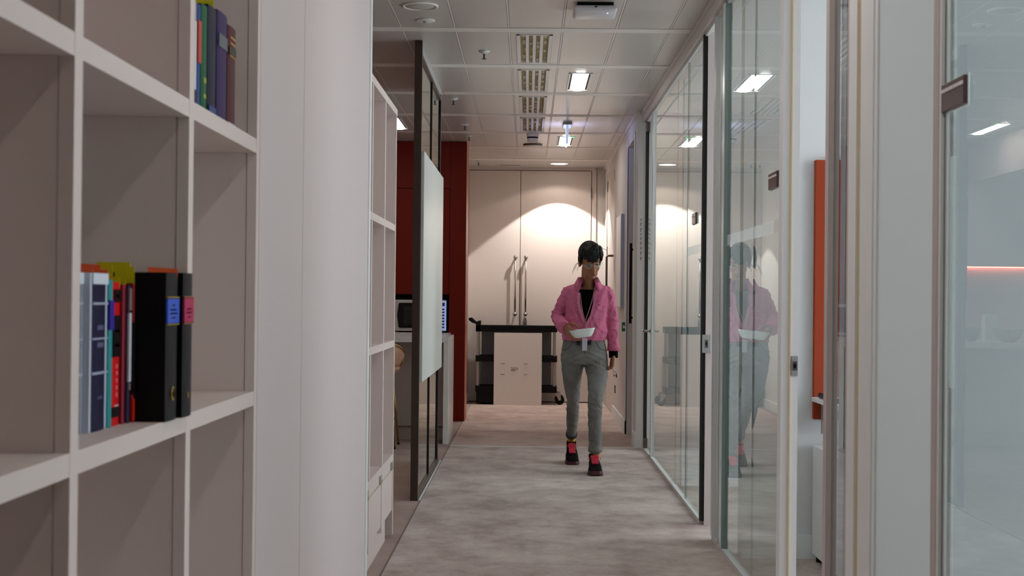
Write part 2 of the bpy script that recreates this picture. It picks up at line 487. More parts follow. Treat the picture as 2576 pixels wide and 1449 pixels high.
# hinged glass door at the far end of the glazing
D2 = thing('door_2', 'hinged glass door between white column and far glazing', None, (0.97, 11, 0), kind='structure')
pane(0.973, 10.64, 11.22, D2)
edge(10.60, 10.64, D2, ALU, 0.955, 0.99, 'frame', 0)
edge(11.20, 11.235, D2, GASK, 0.955, 0.98, 'gasket', 0.02)
edge(11.235, 11.36, D2, ALUW, 0.95, 0.99, 'frame', 0)
bm = NB(); tube(bm, [(0.972, 10.72, 0.985), (0.92, 10.72, 0.985), (0.915, 10.73, 0.985), (0.912, 10.86, 0.985)], 0.010)
lathe(bm, [(0.026, 0), (0.026, 0.012)], (0.96, 10.72, 0.985), 20, 'X'); obj('lever_handle', bm, STEEL, D2)
bm = NB(); box(bm, 0.955, 0.99, 11.14, 11.22, 0.02, 0.10, 0.003); box(bm, 0.955, 0.99, 11.14, 11.22, 2.6, 2.68, 0.003); obj('pivot', bm, DSTEEL, D2)

# plaques on the glass
def plaque(y0, y1, z0, z1, label):
    t = thing('sign_plaque', label, 'sign', (0.965, (y0 + y1) / 2, z0), 'plaques on the glass partitions')
    bx('plate', mat('plaque_bronze', '#5e4a47', 0.25, 0.5, var=0.15, scale=60), (0.957, 0.966, y0, y1, z0, z1), t, 0.001)
    bm = NB()
    n = 5; L = (y1 - y0) / n; zz = z1 - (z1 - z0) * 0.33
    for i in range(n):
        box(bm, 0.9545, 0.957, y0 + L * i + L * 0.06, y0 + L * (i + 1) - L * 0.06, zz, zz + (z1 - z0) * 0.13)
    obj('marking', bm, mat('plaque_highlight', '#f4ecec', 0.3, emit=None), t)  # row of highlights painted as pale dashes on the plate
    bx('backing', TRIMW, (0.966, 0.9675, y0 - 0.006, y1 + 0.004, z0 - 0.004, z1 + 0.004), t)
plaque(3.028, 3.19, 1.672, 1.735, 'small dark plaque on the nearest glass pane at right')
plaque(5.30, 5.48, 1.672, 1.735, 'small dark plaque on the middle glass pane beside its post')
plaque(7.86, 8.03, 1.672, 1.735, 'small dark plaque on the far glass pane beside its black gasket')

# end double door ------------------------------------------------
D1 = thing('door_1', 'tall cream double doors closing the corridor', None, (0.01, 16.25, 0), kind='structure')
bm = NB()
box(bm, -0.715, 0.80, 16.228, 16.25, 2.752, 2.79)
box(bm, 0.745, 0.80, 16.228, 16.25, 0, 2.752)
obj('frame', bm, DOORW, D1)
bx('gap', SEAM, (-0.715, 0.75, 16.242, 16.25, 0, 2.756), D1)
for x0, x1, xh in ((-0.712, -0.100, -0.152), (-0.094, 0.738, -0.028)):
    lf = bx('door_leaf', DOORW, (x0, x1, 16.215, 16.242, 0.012, 2.745), D1, 0.002)
    bm = NB()
    tube(bm, [(xh, 16.15, 1.045), (xh, 16.15, 1.715)], 0.011)
    for z in (1.045, 1.715):
        tube(bm, [(xh, 16.215, z), (xh, 16.15, z)], 0.010)
        lathe(bm, [(0.004, -0.026), (0.016, -0.02), (0.024, -0.008), (0.026, 0), (0.024, 0.008), (0.016, 0.02), (0.004, 0.026)], (xh, 16.147, z), 20, 'Y')
    h = obj('pull_handle', bm, STEEL, lf)
bm = NB(); box(bm, 0.739, 0.748, 16.205, 16.22, 2.42, 2.55); box(bm, 0.739, 0.748, 16.205, 16.22, 0.25, 0.38); obj('hinge', bm, DSTEEL, D1)
bm = NB(); box(bm, -0.05, -0.01, 16.17, 16.215, 0.925, 0.945); lathe(bm, [(0.022, 0), (0.022, 0.03)], (-0.03, 16.18, 0.965), 16, 'Y'); box(bm, -0.045, -0.015, 16.175, 16.215, 0.945, 1.0, 0.003)
obj('lock', bm, STEEL, D1)
bx('trim_11', SEAM, (0.80, 0.806, 16.243, 16.25, 0, CEIL), kind='structure')

# door in the far right wall (open panel with pull)
D3 = thing('door_3', 'cream side door beside the end doors with dark pull handle', None, (0.91, 15.1, 0), kind='structure')
bx('door_leaf', DOORW, (0.915, 0.955, 14.43, 15.85, 0.01, 2.67), D3)
bm = NB(); box(bm, 0.908, 0.92, 14.50, 14.54, 2.49, 2.61); box(bm, 0.908, 0.92, 14.50, 14.54, 1.52, 1.66); box(bm, 0.908, 0.92, 15.80, 15.85, 2.47, 2.59); box(bm, 0.908, 0.92, 15.80, 15.85, 1.72, 1.84); obj('hinge', bm, DSTEEL, D3)
bm = NB(); tube(bm, [(0.915, 14.75, 1.70), (0.86, 14.75, 1.70), (0.845, 14.75, 1.685), (0.845, 14.75, 1.05), (0.86, 14.75, 1.03), (0.915, 14.75, 1.03)], 0.012); obj('pull_handle', bm, DSTEEL, D3)
# recessed dark door
D4 = thing('door_4', 'recessed mauve brown door with long black pull handle', None, (0.96, 12.1, 0), kind='structure')
bx('door_leaf', mat('mauve_door', '#8d7b78', 0.5), (0.985, 1.02, 11.68, 12.52, 0.01, 2.62), D4)
bm = NB(); tube(bm, [(0.90, 12.02, 1.02), (0.90, 12.02, 1.725)], 0.012)
for z in (1.07, 1.67): tube(bm, [(0.90, 12.02, z), (0.99, 12.02, z)], 0.009)
obj('pull_handle', bm, BLACK, D4)
bm = NB(); lathe(bm, [(0.008, 0), (0.008, 0.006)], (0.978, 11.95, 2.31), 12, 'X'); obj('indicator_light', bm, LEDG, D4)
for a, b in ((11.64, 11.68), (12.52, 12.56)): bx('frame', TRIMW, (0.895, 0.91, a, b, 0, 2.66), D4)

# vertical lettering strip on the column (unreadable small marks)
bm = NB(); z = 1.90
rnd = random.Random(3)
for i in range(9):
    hh = rnd.choice((0.018, 0.024, 0.03)); 
    for k in range(2):
        box(bm, 0.927 + k * 0.008, 0.932 + k * 0.008, 11.3495, 11.352, z - hh * (0.5 if k else 1), z)
    z -= hh + 0.014
tag(obj('door_lettering', bm, mat('lettering_grey', '#8f8482', 0.5)), 'vertical row of tiny grey marks on the white column by the glass door', 'lettering')
bx('trim_12', ALUW, (0.905, 0.98, 11.352, 11.362, 0, CEIL), kind='structure')

# notice board, door release, sockets on the far right wall
t = thing('notice_board', 'slim white framed board on cream wall behind the walker', 'board', (0.89, 13.2, 1.15))
bx('board_face', mat('board_white', '#efece8', 0.4), (0.869, 0.875, 12.91, 13.55, 1.16, 2.03), t)
bx('board_body', mat('board_edge_blue', '#a9aec2', 0.35, 0.4), (0.874, 0.905, 12.90, 13.56, 1.15, 2.04), t)
t = thing('door_release', 'small green door release box on cream wall', 'switch', (0.89, 12.65, 0.94))
bx('case', mat('release_green', '#1d6b60', 0.4), (0.872, 0.905, 12.64, 12.70, 0.935, 1.02), t, 0.003)
bx('marking', TRIMW, (0.880, 0.897, 12.6385, 12.641, 0.965, 0.99), t)
t = tag(bx('wall_socket', DSTEEL, (0.897, 0.905, 14.0, 14.08, 0.27, 0.35)), 'steel socket plate low on the cream wall near its skirting', 'socket')
t = tag(bx('card_reader', ALUW, (0.893, 0.905, 12.60, 12.64, 1.10, 1.16)), 'tiny white switch above the green door release', 'switch')

# ================================================================ NEAR BOOKCASE
def bookcase(name, label, ys, zs, x0, x1, th, foot, top, loc):
    t = thing(name, label, 'bookcase', loc)
    for i, y in enumerate(ys):
        bm = NB(); box(bm, x0, x1 - 0.024, y - th / 2 + 0.001, y + th / 2 - 0.001, 0.0, top)
        box(bm, x1 - 0.0225, x1, y - th / 2, y + th / 2, 0, top)
        obj('upright', bm, SHELFW, t)
    for z in zs:
        for a, b in zip(ys, ys[1:]):
            bm = NB(); box(bm, x0, x1 - 0.024, a + th / 2, b - th / 2, z - 0.033, z)
            box(bm, x1 - 0.0225, x1 - 0.0005, a + th / 2, b - th / 2, z - 0.034, z)
            obj('shelf', bm, SHELFW, t)
    bm = NB(); box(bm, x0 - 0.012, x0, ys[0], ys[-1], 0, top); obj('back_panel', bm, SHELFW, t)
    return t
bookcase('bookcase', 'large cream open bookcase filling the near left wall', [0.64, 1.30, 1.96, 2.62, 3.268], [0.40, 1.003, 1.604, 2.205, 2.78], -1.04, -0.65, 0.036, 0, 2.785, (-0.85, 1.95, 0))

# books -----------------------------------------------------------
BM = {}
def bmatc(c, rough=0.5):
    if (c, rough) not in BM: BM[(c, rough)] = mat('book_' + c.strip('#'), c, rough, var=0.05, scale=40, spec=0.2)
    return BM[(c, rough)]
PAPER = mat('page_paper', '#d8d2c4', 0.9)
def book(y0, y1, xs, z0, h, depth, cover, label, group, spine=None, marks=(), tabs=(), tilt=0):
    """upright book with its spine facing the corridor (+x); marks: (z0f,z1f,colour,inset) bands on the spine"""
    t = thing('book', label, 'book', (xs, (y0 + y1) / 2, z0), group)
    cm = bmatc(cover); th = 0.008 if cover == '#cfd6e4' else min(0.0035, (y1 - y0) * 0.18)
    bm = NB()
    box(bm, xs - depth, xs - 0.002, y0, y0 + th, z0, z0 + h)
    box(bm, xs - depth, xs - 0.002, y1 - th, y1, z0, z0 + h)
    obj('cover', bm, cm, t)
    bm = NB()
    n = 6; w_ = (y1 - y0) / 2; yc = (y0 + y1) / 2
    if cover == '#cfd6e4': y0, y1 = y0 + .006, y1 - .004; w_ = (y1 - y0) / 2; yc = (y0 + y1) / 2
    pts = [(xs - 0.004, y0)] + [(xs - 0.004 + 0.005 * math.cos(a), yc + w_ * math.sin(a)) for a in [(-PI / 2) + PI * i / n for i in range(n + 1)]] + [(xs - 0.004, y1)]
    cl = []
    for p in pts:
        if not cl or (Vector(p) - Vector(cl[-1])).length > 1e-5: cl.append(p)
    prism(bm, cl, 'Z', z0, z0 + h)
    obj('spine', bm, bmatc(spine or cover), t)
    bx('pages', PAPER, (xs - depth + 0.004, xs - 0.004, y0 + th, y1 - th, z0 + 0.003, z0 + h - 0.003), t)
    for i, (a, b, c, ins) in enumerate(marks):
        bm = NB(); yy0, yy1 = y0 + ins * (y1 - y0), y1 - ins * (y1 - y0)
        box(bm, xs - 0.003, xs + 0.0016, yy0, yy1, z0 + a * h, z0 + b * h)
        obj('spine_label', bm, bmatc(c), t)
    for (dx, yy, w2, hh, c) in tabs:
        bm = NB(); box(bm, xs - dx - w2, xs - dx, yy, yy + 0.0012, z0 + h - 0.01, z0 + h + hh)
        bmesh.ops.rotate(bm, verts=bm.verts, cent=(xs - dx, yy, z0 + h), matrix=Matrix.Rotation(rnd.uniform(-.08, .08), 3, 'Y'))
        obj('page_tab', bm, bmatc(c, 0.7), t)
    return t
ORT, YET = '#ff7448', '#d8ce18'
gL = 'law books on the lower shelf of the near bookcase'
gU = 'books on the upper shelf of the near bookcase'
Z1, Z2 = 1.003, 1.604
def dashes(z0f, n, c, a=0.3, gap=0.035, hh=0.018):
    return [(z0f - i * gap, z0f - i * gap + hh, c, a) for i in range(n)]
book(2.178, 2.221, -0.724, Z1, 0.262, 0.19, '#cfd6e4', 'leftmost navy volume with white edges on lower shelf, half behind the upright', gL, '#15163a',
     [(.80, .815, '#a7adc2', 0), (.58, .59, '#a7adc2', 0), (.36, .375, '#a7adc2', 0), (.64, .67, '#5b6080', .3), (.53, .56, '#5b6080', .3), (.93, 1.0, '#d8deea', 0)])
book(2.2225, 2.312, -0.712, Z1, 0.262, 0.19, '#cfd6e4', 'thick navy volume with white cover beside the turquoise spine', gL, '#15163a',
     [(.80, .815, '#a7adc2', 0), (.58, .59, '#a7adc2', 0), (.36, .375, '#a7adc2', 0), (.64, .67, '#5b6080', .3), (.53, .56, '#5b6080', .3), (.93, 1.0, '#d8deea', 0), (.2, .22, '#4c5170', .35)])
book(2.313, 2.335, -0.710, Z1, 0.252, 0.18, '#2b8f93', 'thin turquoise book with violet band next to the navy volumes', gL, None, [(.66, .86, '#3a2a9a', 0)], [(0.03, 2.32, .04, .02, ORT)])
book(2.336, 2.386, -0.712, Z1, 0.248, 0.18, '#7a0d14', 'bright red book with black title blocks on its spine', gL, '#d11216',
     [(.86, .95, '#14090b', .15), (.48, .77, '#14090b', .1), (.06, .13, '#1a1416', .1), (.135, .145, '#c9b7b7', .3), (.895, .915, '#8d2a2c', .35), (.55, .57, '#8d2a2c', .25), (.65, .67, '#8d2a2c', .25)] + dashes(.40, 5, '#e8767a', .42, .05, .03),
     [(0.01, 2.345, .055, .022, ORT), (0.03, 2.36, .05, .030, ORT), (0.0, 2.375, .03, .010, YET)])
book(2.387, 2.404, -0.708, Z1, 0.245, 0.18, '#8c1730', 'thin crimson book right of the bright red one', gL, None, [(.03, .97, '#5c1022', .35)], [(0.02, 2.39, .03, .034, '#d8cf20'), (0.0, 2.398, .03, .008, YET)])
book(2.405, 2.4185, -0.704, Z1, 0.243, 0.17, '#171333', 'slim dark book with long white spine panel', gL, '#1c1940', [(.30, .80, '#d9dbe6', .05), (.82, .98, '#857a80', 0), (.24, .29, '#857a80', .2)])
book(2.4195, 2.4285, -0.700, Z1, 0.247, 0.17, '#8f1417', 'narrowest red book squeezed against the black volume', gL, None, [(.01, .17, '#e02a10', 0), (.20, .72, '#120a0c', 0)], [(0.0, 2.423, .035, .030, YET)])
book(2.430, 2.511, -0.643, Z1, 0.267, 0.20, '#020203', 'thick black volume with blue title label and gold crescent', gL, '#101116',
     [(.655, .83, '#3b5cc4', 0), (.825, .838, '#a48b3c', 0), (.648, .660, '#a48b3c', 0), (.745, .755, '#c7b57e', .25), (.72, .73, '#c7b57e', .2), (.69, .70, '#c7b57e', .35), (.775, .785, '#c7b57e', .4)],
     [(0.0, 2.50, .055, .008, ORT), (0.07, 2.44, .06, .018, YET)])
# crescent emblem on the thick black volume
bl = [o for o in col.objects if o.name.startswith('book') and 'gold crescent' in o.get('label', '')][0]
bm = NB()
N = 18; out = [(2.470 + .013 * math.cos(a), 1.052 + .013 * math.sin(a)) for a in [math.radians(55 + 250 * i / N) for i in range(N + 1)]]
inn = [(2.4755 + .0105 * math.cos(a), 1.052 + .0105 * math.sin(a)) for a in [math.radians(290 - 220 * i / N) for i in range(N + 1)]]
v0 = [[bm.verts.new((x, p[0], p[1])) for p in out] for x in (-0.6425, -0.6405)]
v1 = [[bm.verts.new((x, p[0], p[1])) for p in inn[::-1]][::-1] for x in (-0.6425, -0.6405)]
for i in range(N):
    bm.faces.new((v0[1][i], v0[1][i + 1], v1[1][i + 1], v1[1][i]))
obj('emblem', bm, mat('gold_foil', '#b99a35', 0.35, 0.6), bl)
book(2.521, 2.591, -0.636, Z1, 0.268, 0.20, '#020203', 'black volume with crimson title label against the upright', gL, '#101116',
     [(.655, .83, '#b32a5a', 0), (.825, .838, '#b06a3c', 0), (.648, .660, '#b06a3c', 0), (.745, .755, '#c98a6e', .25), (.72, .73, '#c98a6e', .2), (.69, .70, '#c98a6e', .35), (.13, .17, '#6f5a2e', .38)])
# upper shelf
book(2.668, 2.715, -0.675, Z2, 0.225, 0.16, '#1d0f22', 'dark plum book hidden furthest left on upper shelf', gU, None)
book(2.716, 2.750, -0.673, Z2, 0.215, 0.16, '#150c18', 'near black book with white stripe on upper shelf', gU, '#9a8a93', [(.0, .18, '#2a1b2e', 0), (.18, .82, '#e6e6ea', .35)], [(0.0, 2.725, .04, .03, ORT), (0.0, 2.735, .03, .02, YET)])
book(2.751, 2.776, -0.672, Z2, 0.215, 0.16, '#3d5a9a', 'blue and coral book beside the green spine', gU, '#2f4f8c', [(.45, .85, '#c2453c', 0)])
book(2.777, 2.828, -0.670, Z2, 0.222, 0.16, '#0b3a30', 'green book with small gilt ornaments on upper shelf', gU, '#0c5a38', [(.28, .33, '#a3a345', .3), (.14, .18, '#a3a345', .3)])
book(2.830, 2.906, -0.669, Z2, 0.232, 0.16, '#0c0a26', 'dark navy book between green and purple books', gU, '#15142e', [(.0, .1, '#33457c', .1)], [(0.0, 2.87, .06, .016, YET)])
book(2.909, 3.006, -0.668, Z2, 0.238, 0.16, '#1c0640', 'thick purple book with grey spine patch', gU, '#2c1150', [(.68, .80, '#6a6a72', .1)])
book(3.012, 3.094, -0.668, Z2, 0.226, 0.16, '#3a0a14', 'maroon book with gilt bands at right end of upper row', gU, '#4f121b', [(.88, .90, '#b98a3c', .2), (.82, .84, '#b98a3c', .2), (.72, .80, '#3b3c30', .1), (.70, .715, '#b98a3c', .2), (0, .05, '#b9bdc8', .1)])
# dark item in the far-left upper cell
book(1.42, 1.50, -0.72, Z2, 0.24, 0.16, '#0d0f18', 'dark blue book at the very left corner of upper shelf', gU, None)

# ================================================================ SMALL BOOKCASE
t = thing('bookcase', 'small cream open bookcase with drawers beyond the left wall', 'bookcase', (-0.85, 6.4, 0))
ys = [5.62, 6.02, 6.555, 7.09]
for i, y in enumerate(ys):
    bx('upright', SHELFW, (-1.02, -0.69, y - 0.017, y + 0.017, 0.1 if i < 3 else 0.0, 2.2), t)
bx('top_board', SHELFW, (-1.02, -0.688, 5.60, 7.11, 2.17, 2.205), t)
for z in (1.604, 1.008, 0.42):
    for a, b in zip(ys, ys[1:]): bx('shelf', SHELFW, (-1.02, -0.6905, a + 0.017, b - 0.017, z - 0.034, z), t)
for a, b in zip(ys, ys[1:]):
    d = bx('drawer', SHELFW, (-1.01, -0.694, a + 0.012, b - 0.012, 0.13, 0.335), t)
    bx('rail', mat('pale_timber_rail', '#d8c3aa', 0.6), (-0.72, -0.70, a + 0.017, b - 0.017, 0.335, 0.352), t)
    bx('drawer_front', WHITE, (-0.71, -0.692, a + 0.012, b - 0.012, 0.352, 0.39), t)
    yy = b - 0.12
    bm = NB(); box(bm, -0.692, -0.682, yy, yy + 0.05, 0.345, 0.385, 0.003); box(bm, -0.684, -0.680, yy + 0.012, yy + 0.04, 0.352, 0.366)
    obj('finger_pull', bm, mat('pull_beige', '#a8a090', 0.4), d)
bx('plinth', SHELFW, (-1.0, -0.71, 5.6, 6.90, 0.0, 0.13), t)
bx('back_panel', SHELFW, (-1.032, -1.02, 5.6, 7.107, 0.1, 2.2), t)
bm = NB(); lathe(bm, [(0.002, 0), (0.022, 0.004), (0.03, 0.02), (0.03, 0.034), (0.02, 0.05), (0.008, 0.06), (0.012, 0.07), (0.002, 0.076)], (-0.735, 6.13, 0.42), 20)
tag(obj('wooden_ornament', bm, mat('turned_wood', '#8a4a2a', 0.45, var=0.2)), 'small reddish turned wood ornament in the small bookcase', 'ornament')
for o in [o for o in col.objects if o.name.startswith('wooden_ornament')]: o.location.z = 0.0; 

# ================================================================ SCREEN
t = thing('room_divider', 'full height bronze framed glass divider with whiteboard panel', 'divider', (-0.68, 9.3, 0))
bm = NB()
box(bm, -0.70, -0.655, 8.27, 8.315, 0, 2.788)
obj('post', bm, BRONZE, t)
MULL = mat('near_black_mullion', '#171310', 0.4, 0.3)
bx('post', MULL, (-0.685, -0.66, 10.14, 10.18, 0, 2.74), t)
bx('mullion', MULL, (-0.682, -0.662, 9.27, 9.295, 0.03, 2.70), t)
bx('bottom_rail', BRONZE, (-0.70, -0.655, 8.315, 10.18, 0.0, 0.035), t)
bx('top_rail', BRONZE, (-0.69, -0.658, 8.315, 10.18, 2.69, 2.715), t)
bx('header_panel', mat('grey_header', '#a9a7a4', 0.5), (-0.70, -0.665, 8.315, 10.30, 2.715, 2.788), t)
bm = NB(); box(bm, -0.677, -0.669, 8.315, 10.14, 0.035, 2.69); obj('glass_pane', bm, G2, t)
bx('whiteboard', WBOARD, (-0.668, -0.640, 8.34, 10.22, 0.712, 2.125), t, 0.002)
bx('floor_track', ALU, (-0.652, -0.640, 8.27, 10.3, 0.0, 0.006), t)

# ================================================================ KITCHEN
t = thing('tall_cabinet', 'red lacquered tall kitchen cabinets around the microwave niche', 'cabinet', (-1.5, 13.8, 0))
bm = NB()
box(bm, -0.785, -0.625, 13.62, 14.07, 0, 2.785)          # right stile
box(bm, -2.42, -0.787, 13.622, 14.065, 2.322, 2.785)      # upper fronts
obj('body', bm, RED, t)
for a, b in ((-2.42, -1.607), (-1.603, -0.789)):
    bx('door', RED, (a, b, 13.62, 14.07, 1.262, 2.317), t, 0.002)
    bx('door', RED, (a, b, 13.62, 14.07, 0.02, 0.842), t, 0.002)
bm = NB(); box(bm, -2.42, -0.787, 14.0, 14.07, 0.846, 1.262); box(bm, -2.42, -0.787, 13.64, 14.0, 1.255, 1.262); box(bm, -0.79, -0.787, 13.64, 14.0, 0.846, 1.262)
obj('niche_lining', bm, BLACK, t)
bx('lit_side', mat('lit_red_side', '#b8562f', 0.35, var=.04), (-0.626, -0.622, 13.625, 14.07, 0, 2.785), t)  # thin sheet in lighter red, the spotlit side put into its colour
bx('worktop', MARBLE, (-2.42, -0.765, 13.55, 14.0, 0.846, 0.880), t, 0.003)

t = thing('microwave', 'silver microwave with dark door in the black niche', 'microwave', (-1.06, 13.8, 0.88))
bx('body', mat('satin_steel', '#d2ccc8', 0.4, 0.35), (-1.325, -0.812, 13.66, 13.98, 0.895, 1.205), t, 0.004)
bm = NB()
prism(bm, [(-1.29, 0.93), (-1.27, 0.925), (-0.955, 0.925), (-0.955, 1.175), (-1.27, 1.175), (-1.29, 1.17), (-1.305, 1.05)], 'Y', 13.648, 13.66)
obj('door', bm, mat('microwave_glass', '#0a0a0c', 0.12), t)
bx('door_window', mat('microwave_mesh', '#1b1a1c', 0.3), (-1.24, -1.0, 13.645, 13.649, 0.96, 1.14), t)
bm = NB(); box(bm, -0.935, -0.815, 13.65, 13.66, 0.903, 1.197); cp = obj('control_panel', bm, mat('panel_silver', '#a9b3d6', 0.3, 0.2, emit='#93a6e8', estr=0.55), t)
bm = NB()
for r_ in range(7):
    for c_ in range(3): box(bm, -0.925 + c_ * 0.034, -0.90 + c_ * 0.034, 13.647, 13.651, 0.925 + r_ * 0.03, 0.942 + r_ * 0.03)
box(bm, -0.925, -0.83, 13.647, 13.651, 1.145, 1.18)
obj('button', bm, mat('button_dark', '#3b405e', 0.4), cp)
bm = NB(); tube(bm, [(-0.965, 13.66, 0.95), (-0.965, 13.62, 0.95), (-0.965, 13.62, 1.15), (-0.965, 13.66, 1.15)], 0.007); obj('handle', bm, STEEL, t)
bm = NB()
for x in (-1.28, -0.86): lathe(bm, [(0.015, 0), (0.015, 0.016)], (x, 13.72, 0.88), 12); lathe(bm, [(0.015, 0), (0.015, 0.016)], (x, 13.92, 0.88), 12)
obj('foot', bm, BLACK, t)

t = thing('kitchen_island', 'pale marble waterfall kitchen island', 'counter', (-2, 12, 0))
bx('worktop', MARBLE, (-3.4, -0.66, 11.48, 12.26, 0.852, 0.90), t, 0.003)
bx('side_slab', MARBLE, (-0.705, -0.66, 11.48, 12.26, 0.0, 0.852), t, 0.003)
bx('front_panel', BEIGE, (-3.4, -0.705, 11.80, 12.24, 0.12, 0.852), t)
bx('plinth', BEIGE, (-3.4, -0.705, 11.83, 12.20, 0.0, 0.112), t)

# white kitchen run further left (seen mirrored in the near glass)
t = thing('kitchen_cabinet', 'white kitchen wall cabinets with pink strip light left of the red ones', 'cabinet', (-3.3, 13.8, 0))
bx('body', WHITE, (-4.195, -2.425, 13.62, 14.07, 1.60, 2.785), t)
bx('splashback', mat('grey_splashback', '#b9b6b4', 0.35), (-4.195, -2.425, 14.0, 14.07, 0.89, 1.60), t)
bx('base_cabinet', WHITE, (-4.195, -2.425, 13.62, 14.07, 0.0, 0.85), t)
bx('worktop', MARBLE, (-4.195, -2.425, 13.56, 14.0, 0.85, 0.89), t)
bx('strip_light', mat('pink_led_strip', '#ffb0a0', 0.5, emit='#ff7a62', estr=16), (-4.195, -2.425, 13.965, 13.985, 1.592, 1.60), t)
bm = NB(); box(bm, -4.2, -1.1, 14.075, 14.2, 0, CEIL); struct('wall_left.006', bm, WALL)
bx('trim_13', mat('bulkhead_paint', '#c3aca4', 0.6), (-4.2, -2.43, 8.6, 13.6, 2.42, CEIL - 0.005), kind='structure')
# bowls on the island
def bowl(name, c, r, h, label, m, cat='bowl'):
    bm = NB()
    lathe(bm, [(r * .35, 0), (r * .45, .004), (r * .8, h * .35), (r, h), (r * .96, h), (r * .76, h * .4), (r * .4, .012), (.001, .01)], c, 28)
    return tag(obj(name, bm, m), label, cat)
GB = mat('smoky_bowl_glass', '#6f6a5e', 0.15, spec=0.8)
bowl('fruit_bowl', (-2.16, 11.7, 0.90), 0.13, 0.11, 'round smoky bowl holding fruit on the island top', GB, 'bowl')
for i, (dx, dy, c, nm) in enumerate([(-.04, .02, '#c79a3a', 'banana yellow'), (.04, -.03, '#7fae3c', 'green'), (.0, .05, '#b0402a', 'red')]):
    bm = NB(); r = .036; lathe(bm, [(.003, -r * .9), (r * .6, -r * .8), (r, 0), (r * .8, r * .6), (r * .3, r * .85), (.004, r * .7)], (-2.16 + dx, 11.7 + dy, 0.955 + i * 0.006), 16)
    tag(obj('fruit', bm, mat('fruit_%d' % i, c, 0.4, var=.15)), nm + ' fruit lying in the smoky bowl on the island', 'fruit', 'fruit in the island bowl')
bowl('dark_bowl', (-1.86, 11.75, 0.90), 0.085, 0.12, 'deep dark bowl on the island beside glass jar', mat('dark_ceramic', '#47434a', 0.3))
bm = NB(); lathe(bm, [(.04, 0), (.045, .01), (.045, .11), (.03, .13), (.03, .15), (.034, .17), (.02, .175)], (-1.86, 11.95, .90), 20)
tag(obj('glass_jar', bm, G1), 'clear lidded glass jar behind the dark bowl on the island', 'jar')
bm = NB(); box(bm, -2.13, -2.03, 11.9, 12.0, 0.90, 1.13, .003)
tag(obj('paper_box', bm, mat('white_card', '#e4e6ea', .6)), 'upright white card box on the island behind the fruit bowl', 'box')

# bar stool
t = thing('bar_stool', 'tan upholstered bar stool with thin gold legs at the island', 'stool', (-1.24, 11.25, 0))
GOLD = mat('gold_metal', '#a87f45', 0.3, 0.9)
TANF = mat('tan_leather', '#b08468', 0.5)
cx, cy = -1.24, 11.25
bm = NB()
prof = []
N = 24
for i in range(N + 1):                       # curved shell back, open toward the island
    a = PI + PI * i / N
    hh = 0.885 - 0.10 * (1 - math.sin(PI * i / N))
    prof.append((math.cos(a), math.sin(a), hh))
vi, vo = [], []
for c_, s_, hh in prof:
    col1 = []
    for r_, z_ in ((0.18, 0.64), (0.205, 0.70), (0.225, (0.7 + hh) / 2), (0.228, hh), (0.212, hh + .004), (0.208, (0.7 + hh) / 2), (0.185, 0.70), (0.16, 0.655)):
        col1.append(bm.verts.new((cx + c_ * r_, cy + s_ * r_, z_)))
    vi.append(col1)
for a, b in zip(vi, vi[1:]):
    for j in range(8):
        f = bm.faces.new((a[j], a[(j + 1) % 8], b[(j + 1) % 8], b[j])); f.smooth = True
bm.faces.new(vi[0]); bm.faces.new(vi[-1][::-1])
bk = obj('backrest', bm, TANF, t)
bm = NB(); tube(bm, [(cx + c_ * .231, cy + s_ * .231, hh - .012) for c_, s_, hh in prof], .006, 8)
tube(bm, [(cx + .228, cy, .775), (cx + .205, cy + .01, .68), (cx + .16, cy + .03, .62)], .006, 8)
obj('rim', bm, mat('rim_gold', '#a87f45', 0.3, 0.9), bk)
bm = NB(); lathe(bm, [(0.02, 0.60), (0.15, 0.605), (0.19, 0.63), (0.195, 0.655), (0.17, 0.675), (0.02, 0.68)], (cx, cy, 0), 28); obj('seat', bm, TANF, t)
for sx, sy in ((1, 1), (1, -1), (-1, 1), (-1, -1)):
    bm = NB(); tube(bm, [(cx + sx * .12, cy + sy * .12, .61), (cx + sx * .17, cy + sy * .17, 0.012)], .009)
    lathe(bm, [(.012, 0), (.012, .014)], (cx + sx * .17, cy + sy * .17, 0), 10, mi=1); obj('leg', bm, [GOLD, BLACK], t)
bm = NB()
q = [(cx + sx * .156, cy + sy * .156, .22) for sx, sy in ((1, 1), (-1, 1), (-1, -1), (1, -1))]
for a, b in zip(q, q[1:] + q[:1]): tube(bm, [a, b], .007)
obj('footrest', bm, GOLD, t)

# ================================================================ ROOMS ON THE RIGHT
t = thing('pinboard', 'tall orange felt pinboard on the white meeting room wall', 'board', (1.7, 6.55, 0.67))
bx('felt_panel', ORANGE, (1.366, 2.5, 6.53, 6.567, 0.668, 1.905), t, 0.002)
t = thing('wall_desk', 'white folding wall desk in front of the orange pinboard', 'desk', (1.6, 6.3, 0.75))
bx('desktop', TRIMW, (1.355, 2.0, 5.95, 6.53, 0.755, 0.775), t, 0.002)
bm = NB(); prism(bm, [(6.53, 0.60), (6.53, 0.755), (6.05, 0.755)], 'X', 1.40, 1.42); obj('bracket', bm, GREYP, t)
bm = NB(); tube(bm, [(1.385, 6.10, 0.787), (1.385, 6.48, 0.787)], 0.012); 
tag(obj('desk_handset', bm, BLACK), 'black cylindrical item lying on the white wall desk', 'device')
t = thing('pedestal_cabinet', 'white storage pedestal on small black feet by the meeting room wall', 'cabinet', (1.6, 6.3, 0))
bx('body', ALUW, (1.365, 1.8, 5.7, 6.54, 0.03, 0.545), t, 0.002)
for i, (x, y) in enumerate([(1.39, 5.73), (1.39, 6.48), (1.77, 5.73), (1.77, 6.48)]):
    bm = NB(); lathe(bm, [(.018, 0), (.018, .03)], (x, y, 0), 12); obj('foot', bm, BLACK, t)

